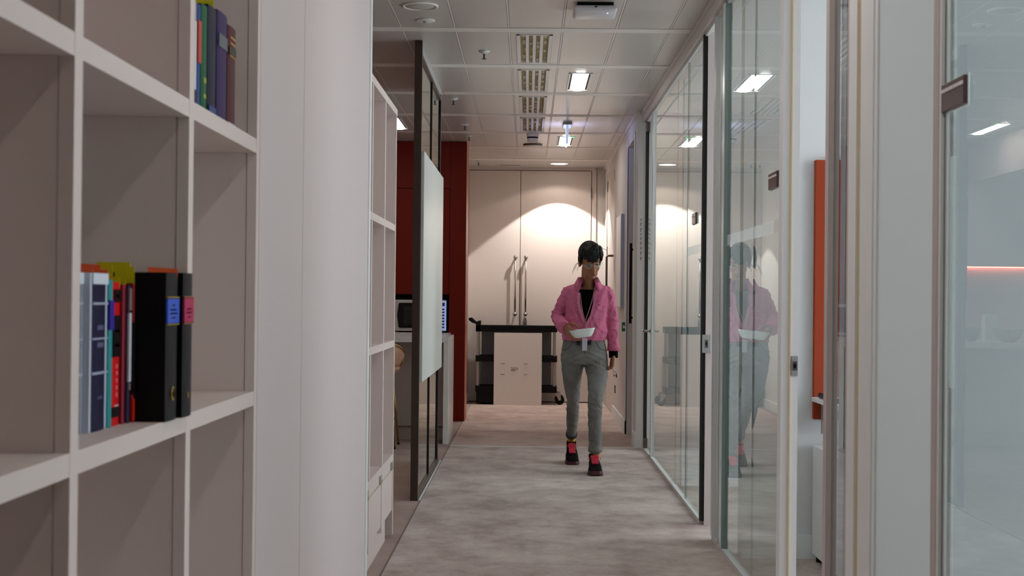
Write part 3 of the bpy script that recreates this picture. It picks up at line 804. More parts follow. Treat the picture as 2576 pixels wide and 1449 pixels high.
# ================================================================ CART AND BOARD
t = thing('service_cart', 'black three shelf utility cart parked before the end doors', 'cart', (-0.13, 16.0, 0))
cy0, cy1 = 15.84, 16.13
def tray(z0, z1, x0, x1, nm):
    bm = NB()
    box(bm, x0, x1, cy0, cy0 + .02, z0, z1, .004); box(bm, x0, x1, cy1 - .02, cy1, z0, z1, .004)
    box(bm, x0, x0 + .02, cy0 + .02, cy1 - .02, z0, z1); box(bm, x1 - .02, x1, cy0 + .02, cy1 - .02, z0, z1)
    box(bm, x0 + .02, x1 - .02, cy0 + .02, cy1 - .02, z0 + (z1 - z0) * .3, z0 + (z1 - z0) * .45)
    return obj(nm, bm, BLACK, t)
tray(0.842, 0.915, -0.60, 0.345, 'shelf'); tray(0.495, 0.565, -0.60, 0.345, 'shelf'); tray(0.14, 0.215, -0.60, 0.345, 'shelf')
POST = mat('grey_cart_post', '#a09893', 0.4, 0.3)
for x, m_ in ((-0.575, POST), (0.315, POST)):
    for y in (cy0 + .03, cy1 - .03):
        bm = NB(); box(bm, x - .014, x + .014, y - .014, y + .014, .16, .86, .002); obj('post', bm, m_, t)
bm = NB(); box(bm, -0.54, 0.28, cy1 - 0.01, cy1, 0.215, 0.842); obj('back_panel', bm, mat('cart_dark_panel', '#7b7a7e', .6), t)
bm = NB()
prism(bm, [(-0.60, .842), (-0.555, .842), (-0.548, .965), (-0.575, .965), (-0.60, .95), (-0.655, 1.0), (-0.685, .995), (-0.68, .97), (-0.645, .945), (-0.60, .93)], 'Y', cy0, cy0 + .03)
prism(bm, [(-0.60, .842), (-0.555, .842), (-0.548, .965), (-0.575, .965), (-0.60, .95), (-0.655, 1.0), (-0.685, .995), (-0.68, .97), (-0.645, .945), (-0.60, .93)], 'Y', cy1 - .03, cy1)
tube(bm, [(-0.668, cy0, .985), (-0.668, cy1, .985)], .016)
obj('handle', bm, BLACK, t)
for x in (-0.53, 0.36):
    for y in (cy0 + .05, cy1 - .05):
        bm = NB()
        box(bm, x - .03, x + .03, y - .02, y + .02, .125, .14)
        prism(bm, [(x - .035, .13), (x + .03, .13), (x + .035, .055), (x + .01, .05), (x - .01, .09)], 'Y', y - .022, y - .018)
        prism(bm, [(x - .035, .13), (x + .03, .13), (x + .035, .055), (x + .01, .05), (x - .01, .09)], 'Y', y + .018, y + .022)
        c = obj('caster', bm, STEEL, t)
        bm = NB(); lathe(bm, [(.018, -.015), (.05, -.014), (.055, -.006), (.055, .006), (.05, .014), (.018, .015)], (x + .02, y, .055), 28, 'Y'); obj('wheel', bm, BLACK, c)
bx('motor_box', BLACK, (-0.59, -0.33, cy0 + .01, cy1 - .03, .02, .14), t)
t = thing('leaning_panel', 'plain white board with screw holes leaning on the cart', 'board', (-0.1, 15.8, 0))
bm = NB(); box(bm, -0.385, 0.168, -0.009, 0.009, 0, 0.832, .001)
bmesh.ops.rotate(bm, verts=bm.verts, cent=(0, 0, 0), matrix=Matrix.Rotation(-0.05, 3, 'X'))
bmesh.ops.translate(bm, verts=bm.verts, vec=(0, 15.785, 0.0)); pb = obj('sheet', bm, mat('board_pinkwhite', '#e6dcd6', .5, var=.01), t)
bm = NB()
for x, z in ((-.295, .475), (-.27, .475), (-.03, .475), (-.005, .475), (-.295, .35), (-.27, .35), (-.03, .35), (-.005, .35)):
    lathe(bm, [(.0055, 0), (.0055, .004)], (x, 15.774 + z * .05 - .003, z), 10, 'Y')
obj('screw_hole', bm, mat('hole_dark', '#4c403c', .6), pb)
bm = NB(); r3 = random.Random(5)
for i in range(16):
    x = -.185 + (i % 6) * .013; z = .425 - (i // 6) * .017
    if r3.random() < .8: box(bm, x, x + r3.uniform(.005, .011), 15.785 - .0095 + z * .05 - .003, 15.785 - .0085 + z * .05, z, z + r3.uniform(.005, .012))
obj('printed_label', bm, mat('label_grey', '#84788a', .6), pb)

# ================================================================ CEILING FITTINGS
def ceiling_light(x, y, label, led=False, side=1):
    t = thing('ceiling_light', label, 'light', (x, y, CEIL), 'recessed office ceiling lights')
    bm = NB(); hx, hy = .081, .384
    for a in ((x - hx, x - hx + .012, y - hy, y + hy), (x + hx - .012, x + hx, y - hy, y + hy), (x - hx, x + hx, y - hy, y - hy + .008), (x - hx, x + hx, y + hy - .008, y + hy)):
        box(bm, *a, CEIL - .004, CEIL + .05)
    box(bm, x - hx, x + hx, y - hy, y + hy, CEIL + .05, CEIL + .055)
    obj('frame', bm, TRIMW, t)
    for s in (-1, 1):
        bm = NB(); box(bm, x + s * .056, x + s * .068, y - .36, y + .36, CEIL - .003, CEIL + .02)
        obj('side_louvre', bm, mat('louvre_dark', '#2a2321', .6, var=.6, scale=220) if s == 1 and 'louvre_dark' not in bpy.data.materials else bpy.data.materials.get('louvre_dark') or mat('louvre_dark', '#2a2321', .6, var=.6, scale=220), t)
    bm = NB()
    P_ = [(x - .052, CEIL + .012), (x - .046, CEIL - .004), (x - .02, CEIL - .010), (x + .02, CEIL - .010), (x + .046, CEIL - .004), (x + .052, CEIL + .012)]
    prism(bm, P_, 'Y', y - .37, y + .37); obj('diffuser', bm, EMW, t)
    if led:
        bm = NB(); lathe(bm, [(.009, 0), (.009, .008)], (x + side * .068, y - .36, CEIL - .008), 12); obj('indicator', bm, LEDG, t)
    return t
lab = ['bright ceiling light above the walker in the middle of the corridor', 'second bright ceiling light nearer the end doors', 'corridor ceiling light just above the top of the frame',
       'corridor ceiling light above the near bookcase', 'kitchen ceiling light half hidden by the small bookcase',
       'kitchen ceiling light mirrored in the nearest glass', 'unseen kitchen ceiling light added nearer the divider', 'unseen corridor ceiling light added over the left wall panel', 'unseen corridor ceiling light added just ahead of the viewpoint', 'unseen kitchen ceiling light added by the far left wall']
for i, ((x, y), l) in enumerate(zip(LIGHTS, lab)): ceiling_light(x, y, l, i in (1, 5))

def ac_vent(x, y, label):
    t = thing('ceiling_vent', label, 'vent', (x, y, CEIL), 'linear slot vents in one row along the ceiling')
    bm = NB(); hx, hy = .108, .484
    box(bm, x - hx, x - hx + .022, y - hy, y + hy, CEIL - .004, CEIL + .03); box(bm, x + hx - .022, x + hx, y - hy, y + hy, CEIL - .004, CEIL + .03)
    box(bm, x - hx, x + hx, y - hy, y - hy + .012, CEIL - .004, CEIL + .03); box(bm, x - hx, x + hx, y + hy - .012, y + hy, CEIL - .004, CEIL + .03)
    obj('frame', bm, CEILB, t)
    for k in range(3):
        xx = x - .0435 + .0435 * k
        bm = NB(); box(bm, xx - .0095, xx + .0095, y - hy + .012, y + hy - .012, CEIL - .003, CEIL + .03); obj('slat', bm, CEILB, t)
    bm = NB(); box(bm, x - hx + .02, x + hx - .02, y - hy + .01, y + hy - .01, CEIL + .012, CEIL + .03)
    r4 = random.Random(int(y * 10))
    for k in range(4):
        xx = x - .065 + .0435 * k
        yy = y - hy + .05
        while yy < y + hy - .1:
            L = r4.uniform(.05, .14)
            box(bm, xx + r4.choice((-.007, .004)), xx + .010, yy, yy + L, CEIL + .006, CEIL + .0125, mi=1)
            yy += L + r4.uniform(.04, .2)
    obj('air_blade', bm, [TAN, mat('vent_blade', '#cfc4ae', .5) if 'vent_blade' not in bpy.data.materials else bpy.data.materials['vent_blade']], t)
for k, l in enumerate(('nearest of the four slot vents, under the top edge of the photo', 'slot vent level with the bright light above the walker', 'third slot vent from the viewer', 'farthest slot vent, just before the smoke detector')):
    ac_vent(*VENTS[k], l)

def sprinkler(x, y, label):
    t = thing('sprinkler', label, 'sprinkler', (x, y, CEIL), 'sprinkler heads in the ceiling')
    bm = NB(); lathe(bm, [(.036, 0), (.034, -.008), (.018, -.014), (.012, -.02)], (x, y, CEIL), 24); obj('cover_plate', bm, ALU, t)
    bm = NB(); lathe(bm, [(.007, -.018), (.006, -.05)], (x, y, CEIL), 10); lathe(bm, [(.016, -.05), (.016, -.053)], (x, y, CEIL), 16)
    obj('nozzle', bm, DSTEEL, t)
for (x, y), l in zip(((-.291, 8.615), (-.596, 10.67), (-.579, 12.25), (-.579, 13.09), (-.575, 15.5)),
                     ('nearest sprinkler head, left of the slot vents', 'sprinkler head right of the divider top', 'sprinkler head left of the farthest slot vent', 'sprinkler head above the red cabinet corner', 'sprinkler head before the end doors')):
    sprinkler(x, y, l)
t = thing('ceiling_speaker', 'large round white ceiling speaker at upper left', 'speaker', (-.591, 7.29, CEIL))
bm = NB(); lathe(bm, [(.098, 0), (.097, -.007), (.085, -.010), (.082, -.004)], (-.591, 7.29, CEIL), 40); obj('rim', bm, CEILB, t)
bm = NB(); lathe(bm, [(.083, 0), (.083, -.005), (.04, -.007), (.002, -.008)], (-.591, 7.29, CEIL), 40); obj('grille', bm, mat('speaker_grille', '#bdb9b4', .5, var=.15, scale=400), t)
t = thing('concealed_detector', 'small round white cap on the ceiling behind the speaker', 'detector', (-.592, 7.67, CEIL))
bm = NB(); lathe(bm, [(.055, 0), (.054, -.006), (.046, -.009), (.002, -.010)], (-.592, 7.67, CEIL), 32); obj('cap', bm, CEILB, t)
bm = NB(); lathe(bm, [(.012, -.008), (.012, -.018), (.006, -.02)], (-.592, 7.66, CEIL), 16); obj('sensor', bm, GREYP, t)
# wireless access point
t = thing('access_point', 'rounded white wireless access point with blue light on the ceiling', 'access point', (.34, 7.25, CEIL))
bm = NB(); box(bm, .225, .455, 7.15, 7.38, CEIL - .052, CEIL - .018, .016)
for f in bm.faces: f.smooth = True
ap = obj('housing', bm, mat('ap_white', '#d6d6da', .35), t)
bx('mount', BLACK, (.245, .435, 7.17, 7.36, CEIL - .019, CEIL - .001), t)
bm = NB(); lathe(bm, [(.003, 0), (.003, .004)], (.405, 7.20, CEIL - .0535), 10); obj('status_light', bm, LEDB, ap)
bm = NB(); box(bm, .335, .347, 7.148, 7.152, CEIL - .032, CEIL - .026); obj('port', bm, BLACK, ap)
# smoke detector and round vent
t = thing('smoke_detector', 'two tier round smoke detector on the ceiling past the vents', 'detector', (.03, 12.95, CEIL))
bm = NB(); lathe(bm, [(.058, 0), (.058, -.025), (.052, -.03), (.05, -.045), (.052, -.06), (.048, -.075), (.03, -.082), (.002, -.083)], (.03, 12.95, CEIL), 32); obj('housing', bm, CEILB, t)
bm = NB(); lathe(bm, [(.0525, -.03), (.0535, -.032), (.0535, -.042), (.0525, -.044)], (.03, 12.95, CEIL), 32); obj('slot', bm, BLACK, t)
t = thing('round_vent', 'thin dark edged round vent on the ceiling beyond the smoke detector', 'vent', (.033, 13.83, CEIL))
bm = NB(); lathe(bm, [(.098, 0), (.096, -.014), (.09, -.016)], (.033, 13.83, CEIL), 36); obj('ring', bm, DSTEEL, t)
bm = NB(); lathe(bm, [(.088, -.004), (.087, -.020), (.002, -.022)], (.033, 13.83, CEIL), 36); obj('disc', bm, CEILB, t)
# downlight
t = thing('downlight', 'round glowing downlight in front of the end doors', 'light', (.345, 15.75, CEIL))
bm = NB(); lathe(bm, [(.112, 0), (.11, -.006), (.10, -.007), (.098, 0)], (.345, 15.75, CEIL), 36); obj('rim', bm, TRIMW, t)
bm = NB(); lathe(bm, [(.097, .0), (.097, -.004), (.002, -.005)], (.345, 15.75, CEIL), 36); obj('lens', bm, EMD, t)
# slot in ceiling near end doors
tag(bx('access_hatch', SEAM, (-.34, -.10, 16.0, 16.012, CEIL - .003, CEIL + .001)), 'thin dark slot in the ceiling just before the end doors', 'vent')
# hanging emergency sign seen edge-on
t = thing('exit_sign', 'edge lit hanging emergency sign glowing blue, seen edge-on', 'sign', (.336, 12.15, CEIL))
bx('mount', GREYP, (.297, .375, 12.05, 12.35, CEIL - .022, CEIL), t, .003)
bx('blade', mat('sign_acrylic', '#dfe6ff', .2, emit='#b9c6ff', estr=6), (.327, .337, 12.06, 12.36, CEIL - .19, CEIL - .022), t)
bx('edge_strip', mat('sign_edge', '#c5d2ee', .3, emit='#c2d2ff', estr=.5), (.320, .344, 12.055, 12.06, CEIL - .19, CEIL - .022), t)
# ================================================================ PERSON
def ell(bm, c, r, M=None, n=20, m_=12):
    c = Vector(c); rings = []
    for j in range(1, m_):
        th = PI * j / m_
        rings.append([Vector((r[0] * math.sin(th) * math.cos(2 * PI * i / n), r[1] * math.sin(th) * math.sin(2 * PI * i / n), -r[2] * math.cos(th))) + c for i in range(n)])
    top = c + Vector((0, 0, r[2])); bot = c - Vector((0, 0, r[2]))
    f = (lambda p: M @ p) if M else (lambda p: p)
    vs = [[bm.verts.new(f(p)) for p in q] for q in rings]
    vt = bm.verts.new(f(top)); vb = bm.verts.new(f(bot))
    for a, b in zip(vs, vs[1:]):
        for i in range(n): bm.faces.new((a[i], a[(i + 1) % n], b[(i + 1) % n], b[i])).smooth = True
    for i in range(n):
        bm.faces.new((vb, vs[0][(i + 1) % n], vs[0][i])).smooth = True
        bm.faces.new((vt, vs[-1][i], vs[-1][(i + 1) % n])).smooth = True

def limb(bm, pts, M=None, n=16):
    """tapered limb: pts = [(point, radius[, flatten])], rounded ends"""
    P_ = [(Vector(p[0]) if not M else M @ Vector(p[0]), p[1]) for p in pts]
    d0 = (P_[1][0] - P_[0][0]).normalized(); d1 = (P_[-1][0] - P_[-2][0]).normalized()
    full = []
    for k in (0.95, 0.7, 0.35): full.append((P_[0][0] - d0 * P_[0][1] * k, P_[0][1] * math.sqrt(1 - k * k)))
    full += P_
    for k in (0.35, 0.7, 0.95): full.append((P_[-1][0] + d1 * P_[-1][1] * k, P_[-1][1] * math.sqrt(1 - k * k)))
    tube(bm, [p for p, r in full], [r for p, r in full], n)

def loft(bm, secs, n=28):
    """horizontal elliptical sections (cx, cy, z, rx, ry)"""
    rings = []
    for cx_, cy_, z, rx, ry in secs:
        rings.append([Vector((cx_ + rx * math.copysign(abs(math.cos(a)) ** .9, math.cos(a)), cy_ + ry * math.sin(a), z)) for a in [2 * PI * i / n for i in range(n)]])
    skin_rings(bm, rings, True)

def fuse(name, bm, m, parent, voxel, smooth=4, wrinkle=None, cut=None, thick=0):
    """merge overlapping volumes into one smooth skin"""
    bmesh.ops.recalc_face_normals(bm, faces=bm.faces[:])
    me = bpy.data.meshes.new(name + '_raw'); bm.to_mesh(me); bm.free()
    o = bpy.data.objects.new(name + '_raw', me); col.objects.link(o)
    r = o.modifiers.new('r', 'REMESH'); r.mode = 'VOXEL'; r.voxel_size = voxel; r.adaptivity = 0
    s = o.modifiers.new('s', 'SMOOTH'); s.factor = 0.5; s.iterations = smooth
    dg = bpy.context.evaluated_depsgraph_get()
    me2 = bpy.data.meshes.new_from_object(o.evaluated_get(dg))
    bpy.data.objects.remove(o); bpy.data.meshes.remove(me)
    b2 = NB(); b2.from_mesh(me2); bpy.data.meshes.remove(me2)
    if wrinkle:
        b2.normal_update()
        for v in b2.verts: v.co += v.normal * wrinkle(v.co)
    if cut:
        dead = [f for f in b2.faces if cut(f.calc_center_median())]
        bmesh.ops.delete(b2, geom=dead, context='FACES')
        for _ in range(3):
            ed = {v for e in b2.edges if e.is_boundary for v in e.verts}
            new = {}
            for v in ed:
                nb = [e.other_vert(v).co for e in v.link_edges if e.is_boundary]
                if len(nb) == 2: new[v] = v.co * .4 + (nb[0] + nb[1]) * .3
            for v, c_ in new.items(): v.co = c_
    for f in b2.faces: f.smooth = True
    ob = obj(name, b2, m, parent, fixn=False)
    if thick:
        sm = ob.modifiers.new('thickness', 'SOLIDIFY'); sm.thickness = thick; sm.offset = -1
    return ob

from mathutils import noise as mn
SKIN = mat('skin', '#985f40', 0.5, var=0.05, scale=25)
HAIR = mat('black_hair', '#070506', 0.6, var=0.3, scale=120, spec=0.25)
SHIRT = mat('pink_shirt_cloth', '#c46686', 0.85, var=0.16, scale=26, bump=0.5, spec=0.2)
SHIRTD = mat('pink_shirt_shaded', '#7e1c38', 0.85, var=0.1, scale=30)  # darker pink for the inner collar, its shadow put into the colour
JEAN = mat('grey_denim', '#787672', 0.85, var=0.35, scale=11, bump=0.5, spec=0.2)
JEAND = mat('dark_denim_fold', '#34363a', 0.85, var=0.1)
BLK = mat('black_jersey', '#030304', 0.9, spec=0.1)
person = thing('person', 'person walking forward in pink shirt and grey jeans, holding a white bowl', 'person', (0.42, 9.75, 0))
HC = Vector((0.440, 9.725, 1.495))
MH = Matrix.Translation(HC) @ Matrix.Rotation(math.radians(14), 4, 'Z') @ Matrix.Rotation(math.radians(20), 4, 'X') @ Matrix.Rotation(math.radians(-5), 4, 'Y') @ Matrix.Diagonal((1.02, 1.02, 1.05, 1))

bm = NB()
# head
ell(bm, (0, .02, .035), (.073, .088, .080), MH)
ell(bm, (0, -.018, -.020), (.060, .066, .076), MH)
ell(bm, (0, -.052, -.086), (.020, .024, .021), MH)
for s in (-1, 1):
    ell(bm, (s * .031, -.050, -.028), (.024, .024, .024), MH)
    ell(bm, (s * .024, -.030, -.070), (.022, .034, .026), MH)
    ell(bm, (s * .073, .012, -.008), (.009, .018, .030), MH)
    ell(bm, (s * .030, -.066, .026), (.024, .012, .008), MH)
    ell(bm, (s * .011, -.090, -.036), (.008, .010, .007), MH)
limb(bm, [((0, -.076, .012), .007), ((0, -.088, -.012), .008), ((0, -.099, -.032), .0115)], MH)
ell(bm, (0, -.078, -.064), (.020, .012, .010), MH)
# neck, shoulders, torso
limb(bm, [(MH @ Vector((0, .025, -.05)), .052), ((.431, 9.80, 1.37), .051), ((.428, 9.815, 1.32), .058)])
loft(bm, [(.425, 9.83, 1.345, .06, .05), (.425, 9.83, 1.32, .12, .065), (.425, 9.83, 1.28, .13, .08), (.42, 9.82, 1.18, .13, .088), (.41, 9.82, 1.05, .12, .085), (.405, 9.82, .93, .125, .085), (.408, 9.825, .84, .135, .09), (.408, 9.825, .80, .10, .08)])
# arms
SR, ER, WR = Vector((.285, 9.83, 1.30)), Vector((.207, 9.87, 1.09)), Vector((.268, 9.655, 1.028))
SL, EL, WL = Vector((.570, 9.83, 1.30)), Vector((.607, 9.85, 1.07)), Vector((.615, 9.80, .835))
limb(bm, [(SR + Vector((.01, 0, -.03)), .036), ((SR + ER) / 2, .036), (ER, .034), ((ER * .6 + WR * .4), .033), (WR, .022)])
limb(bm, [(SL + Vector((-.01, 0, -.03)), .036), ((SL + EL) / 2, .036), (EL, .034), ((EL * .6 + WL * .4), .033), (WL, .022)])
# legs (mostly hidden) down to the ankles
limb(bm, [((.340, 9.835, .80), .06), ((.326, 9.87, .68), .05), ((.337, 9.97, .49), .032), ((.338, 10.10, .37), .033), ((.339, 10.30, .215), .025), ((.338, 10.335, .13), .024)])
limb(bm, [((.480, 9.82, .80), .06), ((.500, 9.77, .68), .05), ((.482, 9.67, .50), .036), ((.483, 9.70, .37), .034), ((.487, 9.715, .165), .027), ((.487, 9.72, .11), .025)])
# hands: palm, four fingers and a thumb, fused at the palm
def hand(bm, wrist, palm_end, side, fingers, thumb):
    w_ = Vector(wrist); p = Vector(palm_end); s = Vector(side).normalized()
    for k in (-1, -.33, .33, 1):
        limb(bm, [(w_ + s * k * .010, .0155), (w_.lerp(p, .55) + s * k * .022, .0125), (p + s * k * .027, .0105)], n=10)
    for pts in fingers: limb(bm, pts, n=10)
    limb(bm, thumb, n=10)
# her right hand under and around the near rim of the bowl
PR = Vector((.300, 9.590, .995))
sd = Vector((.25, -.25, .93))
fr = []
for k, (L, r_) in enumerate(((.9, .0085), (1.05, .009), (1.0, .0088), (.85, .008))):
    b0 = PR + sd.normalized() * (.027 - k * .018)
    fr.append([(b0, r_ + .001), (b0 + Vector((.024, -.018, -.012 - .004 * k)) * L, r_), (b0 + Vector((.052, -.022, -.026 - .003 * k)) * L, r_ * .95), (b0 + Vector((.075, -.014, -.030)) * L, r_ * .8)])
hand(bm, WR, PR, sd, fr, [(WR + Vector((.010, -.012, .018)), .012), (WR + Vector((.040, -.045, .030)), .0105), (WR + Vector((.072, -.066, .018)), .0095), (WR + Vector((.088, -.078, .002)), .008)])
# her left hand hanging, holding a small key fob
PL = Vector((.606, 9.775, .765))
sl = Vector((.25, -.95, .05))
fl = []
for k, (L, r_) in enumerate(((.9, .0085), (1.05, .009), (1.0, .0088), (.85, .008))):
    b0 = PL + sl.normalized() * (.027 - k * .018)
    fl.append([(b0, r_ + .001), (b0 + Vector((-.010, -.004, -.026)) * L, r_), (b0 + Vector((-.030, -.006, -.034)) * L, r_ * .95), (b0 + Vector((-.042, -.004, -.018)) * L, r_ * .8)])
hand(bm, WL + Vector((0, 0, -.01)), PL, sl, fl, [(WL + Vector((.004, -.018, -.022)), .012), (WL + Vector((.000, -.040, -.050)), .0105), (WL + Vector((-.006, -.045, -.078)), .0095), (WL + Vector((-.012, -.042, -.094)), .008)])
body = fuse('body', bm, SKIN, person, .0042, 3)

# face details
bm = NB()
for s in (-1, 1): ell(bm, (s * .030, -.0735, .004), (.015, .007, .0050), MH, 14, 8)
obj('eye', bm, mat('eye_white', '#8c7468', .3), body)
bm = NB()
for s in (-1, 1):
    ell(bm, (s * .030, -.0795, .003), (.006, .003, .0044), MH, 12, 8)
    limb(bm, [((s * .014, -.0785, .006), .0014), ((s * .030, -.0825, .0095), .0018), ((s * .046, -.075, .005), .0014)], MH, 8)
obj('eyelash', bm, HAIR, body)
bm = NB()
for s in (-1, 1): limb(bm, [((s * .014, -.081, .026), .0022), ((s * .030, -.082, .031), .0026), ((s * .047, -.070, .027), .0016)], MH, 8)
obj('eyebrow', bm, HAIR, body)
bm = NB(); ell(bm, (0, -.0875, -.0625), (.019, .0055, .0035), MH, 14, 8); ell(bm, (0, -.0865, -.0695), (.015, .006, .0042), MH, 14, 8)
obj('lips', bm, mat('lips', '#8a3f38', .45), body)
# glasses
bm = NB()
for s in (-1, 1):
    pts = [MH @ Vector((s * .033 + .023 * math.cos(a), -.094 + abs(.01 * math.cos(a)), .000 + .017 * math.sin(a))) for a in [2 * PI * i / 28 for i in range(29)]]
    tube(bm, pts, .0008, 6)
    tube(bm, [MH @ Vector((s * .056, -.086, .004)), MH @ Vector((s * .074, -.05, .004)), MH @ Vector((s * .076, .01, .0))], .0012, 6)
tube(bm, [MH @ Vector((-.011, -.095, .004)), MH @ Vector((0, -.098, .007)), MH @ Vector((.011, -.095, .004))], .0011, 6)
gls = obj('eyeglasses', bm, mat('silver_wire', '#c5c3c0', .25, .9), person); gls['label'] = 'thin silver wire glasses'
bm = NB()
for s in (-1, 1): ell(bm, (s * .033, -.092, .0), (.022, .001, .016), MH, 16, 6)
obj('lens', bm, G1, gls)
# hair
bm = NB()
ell(bm, (0, .028, .052), (.079, .084, .088), MH)
ell(bm, (0, .075, .02), (.065, .05, .07), MH)
for s in (-1, 1):
    ell(bm, (s * .068, .018, .018), (.013, .036, .052), MH)
    limb(bm, [((s * .05, -.035, .10), .026), ((s * .072, -.030, .055), .016), ((s * .075, -.018, .012), .008)], MH)
limb(bm, [((.02, -.035, .115), .030), ((-.005, -.066, .085), .022), ((-.02, -.082, .045), .012)], MH)
for i in range(11):
    k = i / 10
    x1 = -.066 + .100 * k
    tip = .022 + .030 * abs(k - .62) + .006 * math.sin(i * 2.1) + (.012 if k > .85 else 0)
    limb(bm, [((.028 - .02 * (1 - k), -.028, .118), .022), ((x1 * .75, -.060, .098), .017), ((x1 * .95, -.080 + .26 * x1 * x1 / .07, .066), .011), ((x1 + .004, -.090 + .28 * x1 * x1 / .07, tip + .018), .0065), ((x1 + .007, -.0915 + .28 * x1 * x1 / .07, tip), .003)], MH, 10)
limb(bm, [((.02, -.03, .12), .02), ((.05, -.045, .095), .018), ((.066, -.04, .05), .010)], MH)
ell(bm, (0, .085, .085), (.035, .032, .034), MH)
hair = fuse('hair', bm, HAIR, body, .0032, 2, wrinkle=lambda p: .0010 * mn.noise(Vector((p.x * 200, p.y * 200, p.z * 30))))
bm = NB()
def strand(p): tube(bm, p, [.0016] * (len(p) - 1) + [.0006], 6)
strand([(.345 + .018, 9.74, 1.497), (.338, 9.735, 1.478), (.325, 9.73, 1.45), (.318, 9.73, 1.425), (.316, 9.73, 1.405)])
strand([(.352 + .012, 9.74, 1.492), (.345, 9.735, 1.475), (.334, 9.73, 1.452), (.327, 9.73, 1.43)])
strand([(.368, 9.74, 1.47), (.352, 9.735, 1.45), (.348, 9.73, 1.428)])
strand([(.50, 9.76, 1.595), (.53, 9.75, 1.592), (.553, 9.745, 1.583), (.565, 9.74, 1.575)])
strand([(.50, 9.76, 1.585), (.525, 9.75, 1.58), (.535, 9.745, 1.565)])
strand([(.455, 9.77, 1.63), (.49, 9.77, 1.628), (.515, 9.76, 1.607)])
obj('hair_strand', bm, HAIR, hair)
# black top and undercuff
bm = NB()
loft(bm, [(.42, 9.805, 1.298, .085, .088), (.42, 9.81, 1.27, .115, .096), (.42, 9.815, 1.2, .118, .100), (.41, 9.815, 1.05, .115, .096), (.405, 9.82, .96, .12, .092)])
obj('black_top', bm, BLK, person)
bm = NB(); tube(bm, [(.6165, 9.815, .885), (.6165, 9.806, .812)], [.034, .033], 20)
for f in bm.faces: f.smooth = len(f.verts) == 4
obj('undercuff', bm, BLK, person)
# shirt
def vcut(p):
    if p.y > 9.80 or p.z < 1.052: return False
    tb = [(1.05, .408, .412), (1.10, .385, .447), (1.18, .362, .466), (1.27, .362, .474), (1.40, .365, .485)]
    for (z0_, a0, b0_), (z1_, a1, b1_) in zip(tb, tb[1:]):
        if z0_ <= p.z <= z1_:
            k = (p.z - z0_) / (z1_ - z0_)
            return a0 + (a1 - a0) * k < p.x < b0_ + (b1_ - b0_) * k
    return False
def scut(p):
    if vcut(p): return True
    if p.z > 1.335 and (p.x - .428) ** 2 + (p.y - 9.81) ** 2 < .068 ** 2: return True
    if p.z < .935 and .22 < p.x < .575: return True                         # open hem
    if p.z < .862 and p.x > .575: return True                              # left cuff end
    if (p - Vector((.243, 9.69, 1.035))).dot((WR - ER).normalized()) > 0 and p.x < .30 and p.y < 9.72 and abs(p.z - 1.035) < .07 : return True
    return False
bm = NB()
loft(bm, [(.428, 9.825, 1.37, .062, .062), (.427, 9.825, 1.345, .085, .075), (.426, 9.825, 1.333, .125, .088), (.425, 9.825, 1.305, .158, .102), (.424, 9.82, 1.22, .160, .116), (.422, 9.82, 1.14, .150, .118), (.412, 9.82, 1.06, .155, .124), (.408, 9.815, 1.00, .168, .130), (.406, 9.815, .96, .160, .124), (.405, 9.815, .92, .150, .115)])
CR = Vector((.250, 9.670, 1.036))
limb(bm, [(SR + Vector((.012, 0, -.022)), .052), ((SR + ER) / 2 + Vector((.004, 0, 0)), .050), (ER + Vector((.006, 0, .01)), .046), (ER.lerp(CR, .5), .046), (CR, .041)])
limb(bm, [(SL + Vector((-.006, 0, -.022)), .053), ((SL + EL) / 2 + Vector((-.003, 0, 0)), .049), (EL, .046), ((EL + WL) / 2, .043), (Vector((.617, 9.81, .85)), .042)])
def wr(p):
    a = mn.noise(Vector((p.x * 11, p.y * 11, p.z * 14))) * .007
    b = math.sin(p.z * 150 + mn.noise(p * 12) * 6) * .0012 if (p.x < .27 or p.x > .57) else 0
    c_ = mn.noise(Vector((p.x * 40 + p.z * 25, p.y * 20, p.z * 18))) * .004
    q = Vector((p.x * 9 + p.z * 7, p.y * 9, p.z * 9 - p.x * 5))
    r1 = 1 - abs(mn.noise(q)) * 2.2
    r2 = 1 - abs(mn.noise(q * 2.1 + Vector((5, 1, 2)))) * 2.2
    arm = .007 if (p.x < .26 or p.x > .575) else .005
    # folds running from the shoulders to the buttoned front
    f_ = math.sin((p.x + (p.z - 1.1) * .55) * 95) * .0028 if (.28 < p.x < .36 and p.y < 9.8) else 0
    f_ += math.sin((p.x - (p.z - 1.1) * .45) * 85) * .0028 if (.46 < p.x < .56 and p.y < 9.8) else 0
    return a * .6 + b + max(0, r1) ** 3 * arm + max(0, r2) ** 3 * arm * .5 + f_ - .004
fuse('shirt', bm, SHIRT, person, .005, 5, wrinkle=wr, cut=scut, thick=.003)
for pts in ([(.359, 9.712, 1.275), (.361, 9.703, 1.20), (.383, 9.698, 1.11), (.405, 9.693, 1.055), (.408, 9.690, 1.0), (.408, 9.692, .95)],
            [(.478, 9.712, 1.275), (.470, 9.702, 1.19), (.450, 9.697, 1.11), (.420, 9.693, 1.055), (.414, 9.690, 1.0)]):
    bm = NB()
    for (a, b) in zip(pts, pts[1:]):
        a, b = Vector(a), Vector(b); d_ = (b - a).normalized(); s_ = Vector((d_.z, 0, -d_.x)) * .0095
        v_ = [bm.verts.new(q) for q in (a - s_, a + s_, b + s_, b - s_)]
        w_ = [bm.verts.new(q.co + Vector((0, -.005, 0))) for q in v_]
        bm.faces.new(w_); bm.faces.new(v_[::-1])
        for i in range(4): bm.faces.new((v_[i], v_[(i + 1) % 4], w_[(i + 1) % 4], w_[i]))
    obj('placket', bm, mat('placket_pink', '#cc7594', .85, spec=.2) if 'placket_pink' not in bpy.data.materials else bpy.data.materials['placket_pink'], person)
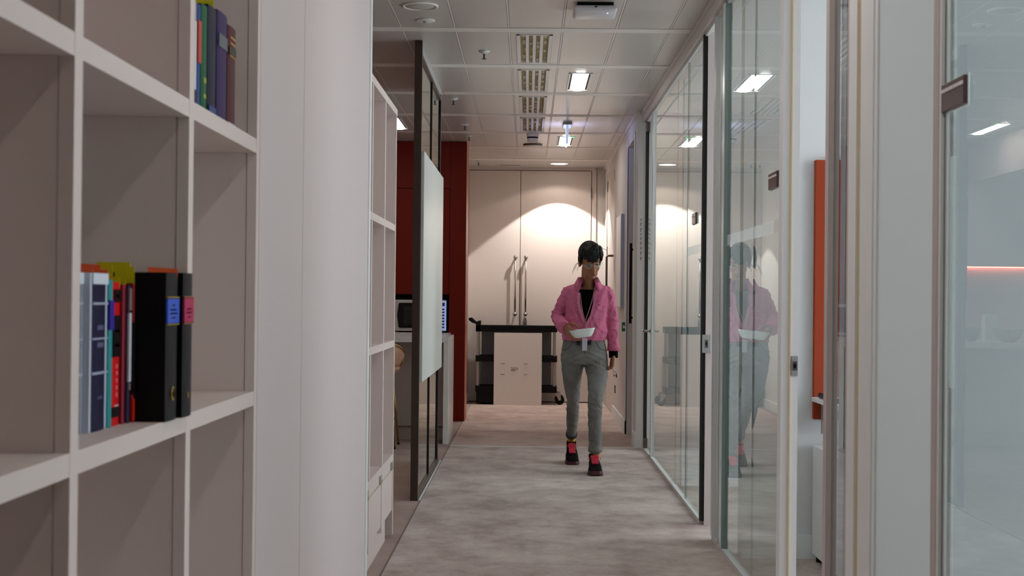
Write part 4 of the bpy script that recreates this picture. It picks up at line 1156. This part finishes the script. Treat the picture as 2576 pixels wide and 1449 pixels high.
bm = NB()   # collar: stand ring opening at the front, wings pointing down
N = 22
inner, outer, mid = [], [], []
for i in range(N + 1):
    a = math.radians(-60 + 300 * i / N)     # from front right around the back to front left
    ca, sa = math.cos(a), math.sin(a)
    fr_ = max(0, 1 - min(i, N - i) / 5.0)
    inner.append((.430 + .064 * ca * (1 + .05 * fr_), 9.812 + .066 * sa - .004 * fr_, 1.345 - .03 * fr_))
    mid.append((.430 + .072 * ca, 9.812 + .073 * sa - .012 * fr_, 1.388 - .016 * fr_))
    outer.append((.430 + (.092 + .045 * fr_) * ca, 9.814 + .090 * sa - .026 * fr_, 1.348 - .062 * fr_))
rows = [[bm.verts.new(p) for p in L] for L in (inner, mid, outer)]
for a, b in zip(rows, rows[1:]):
    for i in range(N):
        f = bm.faces.new((a[i], a[i + 1], b[i + 1], b[i])); f.smooth = True
        if a is rows[0]: f.material_index = 1
cl = obj('collar', bm, [SHIRT, SHIRTD], person); sm = cl.modifiers.new('t', 'SOLIDIFY'); sm.thickness = .003
bm = NB()   # turned up cuff on the raised forearm
d = (WR - ER).normalized()
tube(bm, [CR - d * .030, CR - d * .012, CR + d * .018, CR + d * .030], [.044, .049, .048, .043], 20); obj('cuff', bm, SHIRT, person)
bm = NB(); tube(bm, [(.6175, 9.818, .905), (.6175, 9.815, .89), (.618, 9.812, .862)], [.041, .045, .047], 20); obj('cuff', bm, SHIRT, person)
bm = NB()
for i in range(6):
    z = 1.02 + i * .045 if i else .99
    lathe(bm, [(.0035, 0), (.0035, -.002)], ((.41 if i < 2 else .352 - (i - 4) * -.002), 9.692 + (0 if i < 2 else .01), z), 10, 'Y')
obj('button', bm, mat('shirt_button', '#d8a9bd', .4), person)
bm = NB(); box(bm, .497, .512, 9.706, 9.710, 1.187, 1.192); obj('chest_emblem', bm, mat('emblem_navy', '#2a2c50', .6), person)
# jeans
bm = NB()
loft(bm, [(.405, 9.82, .965, .142, .100), (.405, 9.82, .93, .150, .106), (.407, 9.825, .87, .162, .116), (.408, 9.825, .81, .168, .120), (.408, 9.825, .765, .150, .105)])
limb(bm, [((.330, 9.835, .80), .092), ((.322, 9.87, .68), .070), ((.330, 9.93, .56), .056), ((.337, 9.97, .49), .046), ((.338, 10.10, .37), .047), ((.339, 10.22, .28), .041), ((.339, 10.30, .215), .037)], n=20)
limb(bm, [((.490, 9.82, .80), .090), ((.502, 9.77, .68), .074), ((.490, 9.70, .57), .060), ((.482, 9.67, .50), .053), ((.483, 9.70, .37), .049), ((.486, 9.71, .25), .047), ((.488, 9.715, .165), .045)], n=20)
def jw(p):
    k = mn.noise(Vector((p.x * 14, p.y * 14, p.z * 22))) * .0028
    if p.z < .62: k += math.sin(p.z * 110 + mn.noise(p * 10) * 5) * .0007
    if .75 < p.z < .86: k += math.sin((p.z + abs(p.x - .41) * .5) * 160) * .0018
    if p.z < .80:
        r1 = 1 - abs(mn.noise(Vector((p.x * 14, p.y * 8, p.z * 22 + p.x * 10)))) * 2.4
        kn = math.exp(-((p.z - .50) / .09) ** 2) + .7 * math.exp(-((p.z - .76) / .07) ** 2) + .35
        k += max(0, r1) ** 3 * .0045 * kn - .001
    return k
fuse('jeans', bm, JEAN, person, .0055, 4, wrinkle=jw)
bm = NB()   # waistband dark patch, pockets, fly
jd = bm
for s, x0 in ((-1, .300), (1, .505)):
    tube(bm, [(x0 - s * .0 + s * -.020, 9.716 + .006, .925), (x0 + s * .002, 9.712, .885), (x0 + s * .03, 9.722, .870), (x0 + s * .05, 9.742, .868)], .0022, 6)
tube(bm, [(.408, 9.708, .93), (.408, 9.700, .84)], .0018, 6)
obj('pocket_seam', bm, JEAND, person)
bm = NB()
for x0_, x1_ in ((.345, .375), (.425, .452)): box(bm, x0_, x1_, 9.702, 9.712, .905, .955, .002)
obj('belt_loop', bm, mat('navy_loop', '#14151f', .8), person)
for c, nr, dd in (((.339, 10.305, .213), .041, Vector((0, .55, -.55))), ((.488, 9.716, .165), .0485, Vector((0, .05, -1)))):
    bm = NB(); cv = Vector(c); dd.normalize()
    tube(bm, [cv - dd * .022, cv - dd * .016, cv + dd * .012, cv + dd * .018], [nr - .002, nr + .002, nr + .003, nr - .001], 22)
    obj('turn_up', bm, JEAND if c[1] > 10 else JEAN, person)
bm = NB(); limb(bm, [((.338, 10.31, .215), .030), ((.338, 10.345, .12), .030)]); obj('sock', bm, mat('yellow_sock', '#d8ab18', .85), person)
bm = NB(); limb(bm, [((.487, 9.715, .17), .031), ((.487, 9.725, .10), .032)]); obj('sock', bm, mat('orange_sock', '#d07a1c', .85), person)
# shoes
def shoe(origin, pitch, yaw, label):
    M = Matrix.Translation(origin) @ Matrix.Rotation(yaw, 4, 'Z') @ Matrix.Translation((0, .05, 0)) @ Matrix.Rotation(pitch, 4, 'X') @ Matrix.Translation((0, -.05, 0))
    secs = [(.002, .018, .030), (.014, .034, .045), (.045, .045, .056), (.09, .047, .070), (.13, .043, .094), (.165, .038, .112), (.20, .036, .116), (.24, .034, .108), (.262, .026, .095)]
    bm = NB(); rings = []
    for y, hw, zt in secs:
        r = []
        for i in range(20):
            a = 2 * PI * i / 20
            r.append(M @ Vector((hw * math.copysign(abs(math.cos(a)) ** .8, math.cos(a)), y, max(.012, (zt + .012) / 2 + (zt - .012) / 2 * math.copysign(abs(math.sin(a)) ** .85, math.sin(a))))))
        rings.append(r)
    skin_rings(bm, rings); t = obj('shoe', bm, mat('trainer_black', '#0a0608', .8, spec=.15) if 'trainer_black' not in bpy.data.materials else bpy.data.materials['trainer_black'], person); t['label'] = label
    bm = NB(); rings = []
    for y, hw, zt in [(-.004, .022, 0), (.012, .040, 0), (.045, .051, 0), (.09, .052, 0), (.14, .045, 0), (.20, .041, 0), (.25, .038, 0), (.27, .028, 0)]:
        lift = .010 * max(0, (.03 - y) / .03)
        r = [(-hw, lift), (hw, lift), (hw + .002, .012 + lift), (hw - .002, .026 + lift), (-hw + .002, .026 + lift), (-hw - .002, .012 + lift)]
        rings.append([M @ Vector((p[0], y, p[1])) for p in r])
    skin_rings(bm, rings, smooth=False); obj('sole', bm, bpy.data.materials.get('trainer_sole') or mat('trainer_sole', '#4a1c26', .6), t)
    bm = NB()
    for y0_, z0_, y1_, z1_ in ((.085, .072, .165, .118),):
        vs = [M @ Vector(p) for p in ((-.022, y0_, z0_), (.022, y0_, z0_), (.026, y1_, z1_), (-.026, y1_, z1_))]
        vt = [p + (M.to_3x3() @ Vector((0, -.006, .008))) for p in vs]
        a = [bm.verts.new(p) for p in vs]; b = [bm.verts.new(p) for p in vt]
        for i in range(4): bm.faces.new((a[i], a[(i + 1) % 4], b[(i + 1) % 4], b[i]))
        bm.faces.new(b); bm.faces.new(a[::-1])
    obj('tongue', bm, bpy.data.materials.get('trainer_red') or mat('trainer_red', '#c2203a', .6), t)
    bm = NB()
    for k in range(5):
        y = .09 + k * .016; z = .086 + k * .0095
        s = 1 if k % 2 else -1
        tube(bm, [M @ Vector((-.027 * s, y, z - .006)), M @ Vector((0, y + .006, z + .006)), M @ Vector((.027 * s, y + .012, z))], .0028, 6)
    for s in (-1, 1):
        pts = [M @ Vector((s * (.004 + .040 * math.sin(a)), .150 - .012 * math.sin(a * 2), .122 - .030 * (1 - math.cos(a)) / 2 * 1.2)) for a in [PI * i / 8 for i in range(9)]]
        tube(bm, pts, .0018, 6)
    obj('lace', bm, bpy.data.materials.get('lace_red') or mat('lace_red', '#e0455c', .7), t)
    bm = NB(); rings = [[M @ Vector((r_ * math.cos(2 * PI * i / 18), .215 + 1.15 * r_ * math.sin(2 * PI * i / 18), z_)) for i in range(18)] for r_, z_ in ((.036, .098), (.038, .120), (.033, .133), (.029, .128), (.028, .10))]
    skin_rings(bm, rings); obj('ankle_collar', bm, bpy.data.materials.get('trainer_black'), t)
    return t
shoe(Vector((.345, 10.145, 0)), math.radians(11), math.radians(2), 'trailing trainer with pink laces, heel lifted off the carpet')
shoe(Vector((.487, 9.515, 0)), 0, math.radians(2), 'leading trainer with bright red laces, flat on the carpet')
# lanyard, badge, bowl, keys
bm = NB()
tube(bm, [(.372, 9.76, 1.335), (.372, 9.722, 1.27), (.378, 9.700, 1.20), (.388, 9.695, 1.14), (.404, 9.690, 1.08), (.402, 9.680, 1.0), (.401, 9.676, .95)], .0035, 8)
tube(bm, [(.484, 9.77, 1.345), (.470, 9.722, 1.29), (.455, 9.700, 1.22), (.430, 9.694, 1.14), (.410, 9.689, 1.08), (.404, 9.679, 1.0)], .0035, 8)
ly = obj('lanyard', bm, mat('lanyard_mauve', '#a0656f', .7), person); ly['label'] = 'thin mauve lanyard'
bm = NB(); box(bm, .386, .422, 9.672, 9.676, .865, .955, .001); obj('badge', bm, mat('badge_white', '#c9c5cc', .5), ly)
bm = NB()
Mb = Matrix.Translation((.387, 9.545, .968)) @ Matrix.Rotation(math.radians(-8), 4, 'Y')
def sup(r, z, e=2.8, ky=.72):
    return [Mb @ Vector((r * math.copysign(abs(math.cos(a)) ** (2 / e), math.cos(a)), ky * r * math.copysign(abs(math.sin(a)) ** (2 / e), math.sin(a)), z)) for a in [2 * PI * i / 40 for i in range(40)]]
skin_rings(bm, [sup(.05, -.005), sup(.060, -.002), sup(.075, .018), (sup(.088, .045)), sup(.093, .052), sup(.090, .053), sup(.072, .022), sup(.055, .004)])
tag(obj('bowl', bm, mat('white_porcelain', '#dfe2de', .25, spec=.6)), 'tilted white porcelain bowl held in the walker right hand', 'bowl')
bm = NB()
pts = [(.625 + .011 * math.cos(a), 9.768, .702 + .013 * math.sin(a)) for a in [2 * PI * i / 16 for i in range(17)]]
tube(bm, pts, .0016, 6); tube(bm, [(.605, 9.77, .735), (.622, 9.768, .714)], .0018, 6)
box(bm, .632, .642, 9.764, 9.772, .672, .700, .002); box(bm, .616, .624, 9.765, 9.769, .680, .692)
tag(obj('key_ring', bm, DSTEEL), 'small key ring dangling from the walker left hand', 'keys')
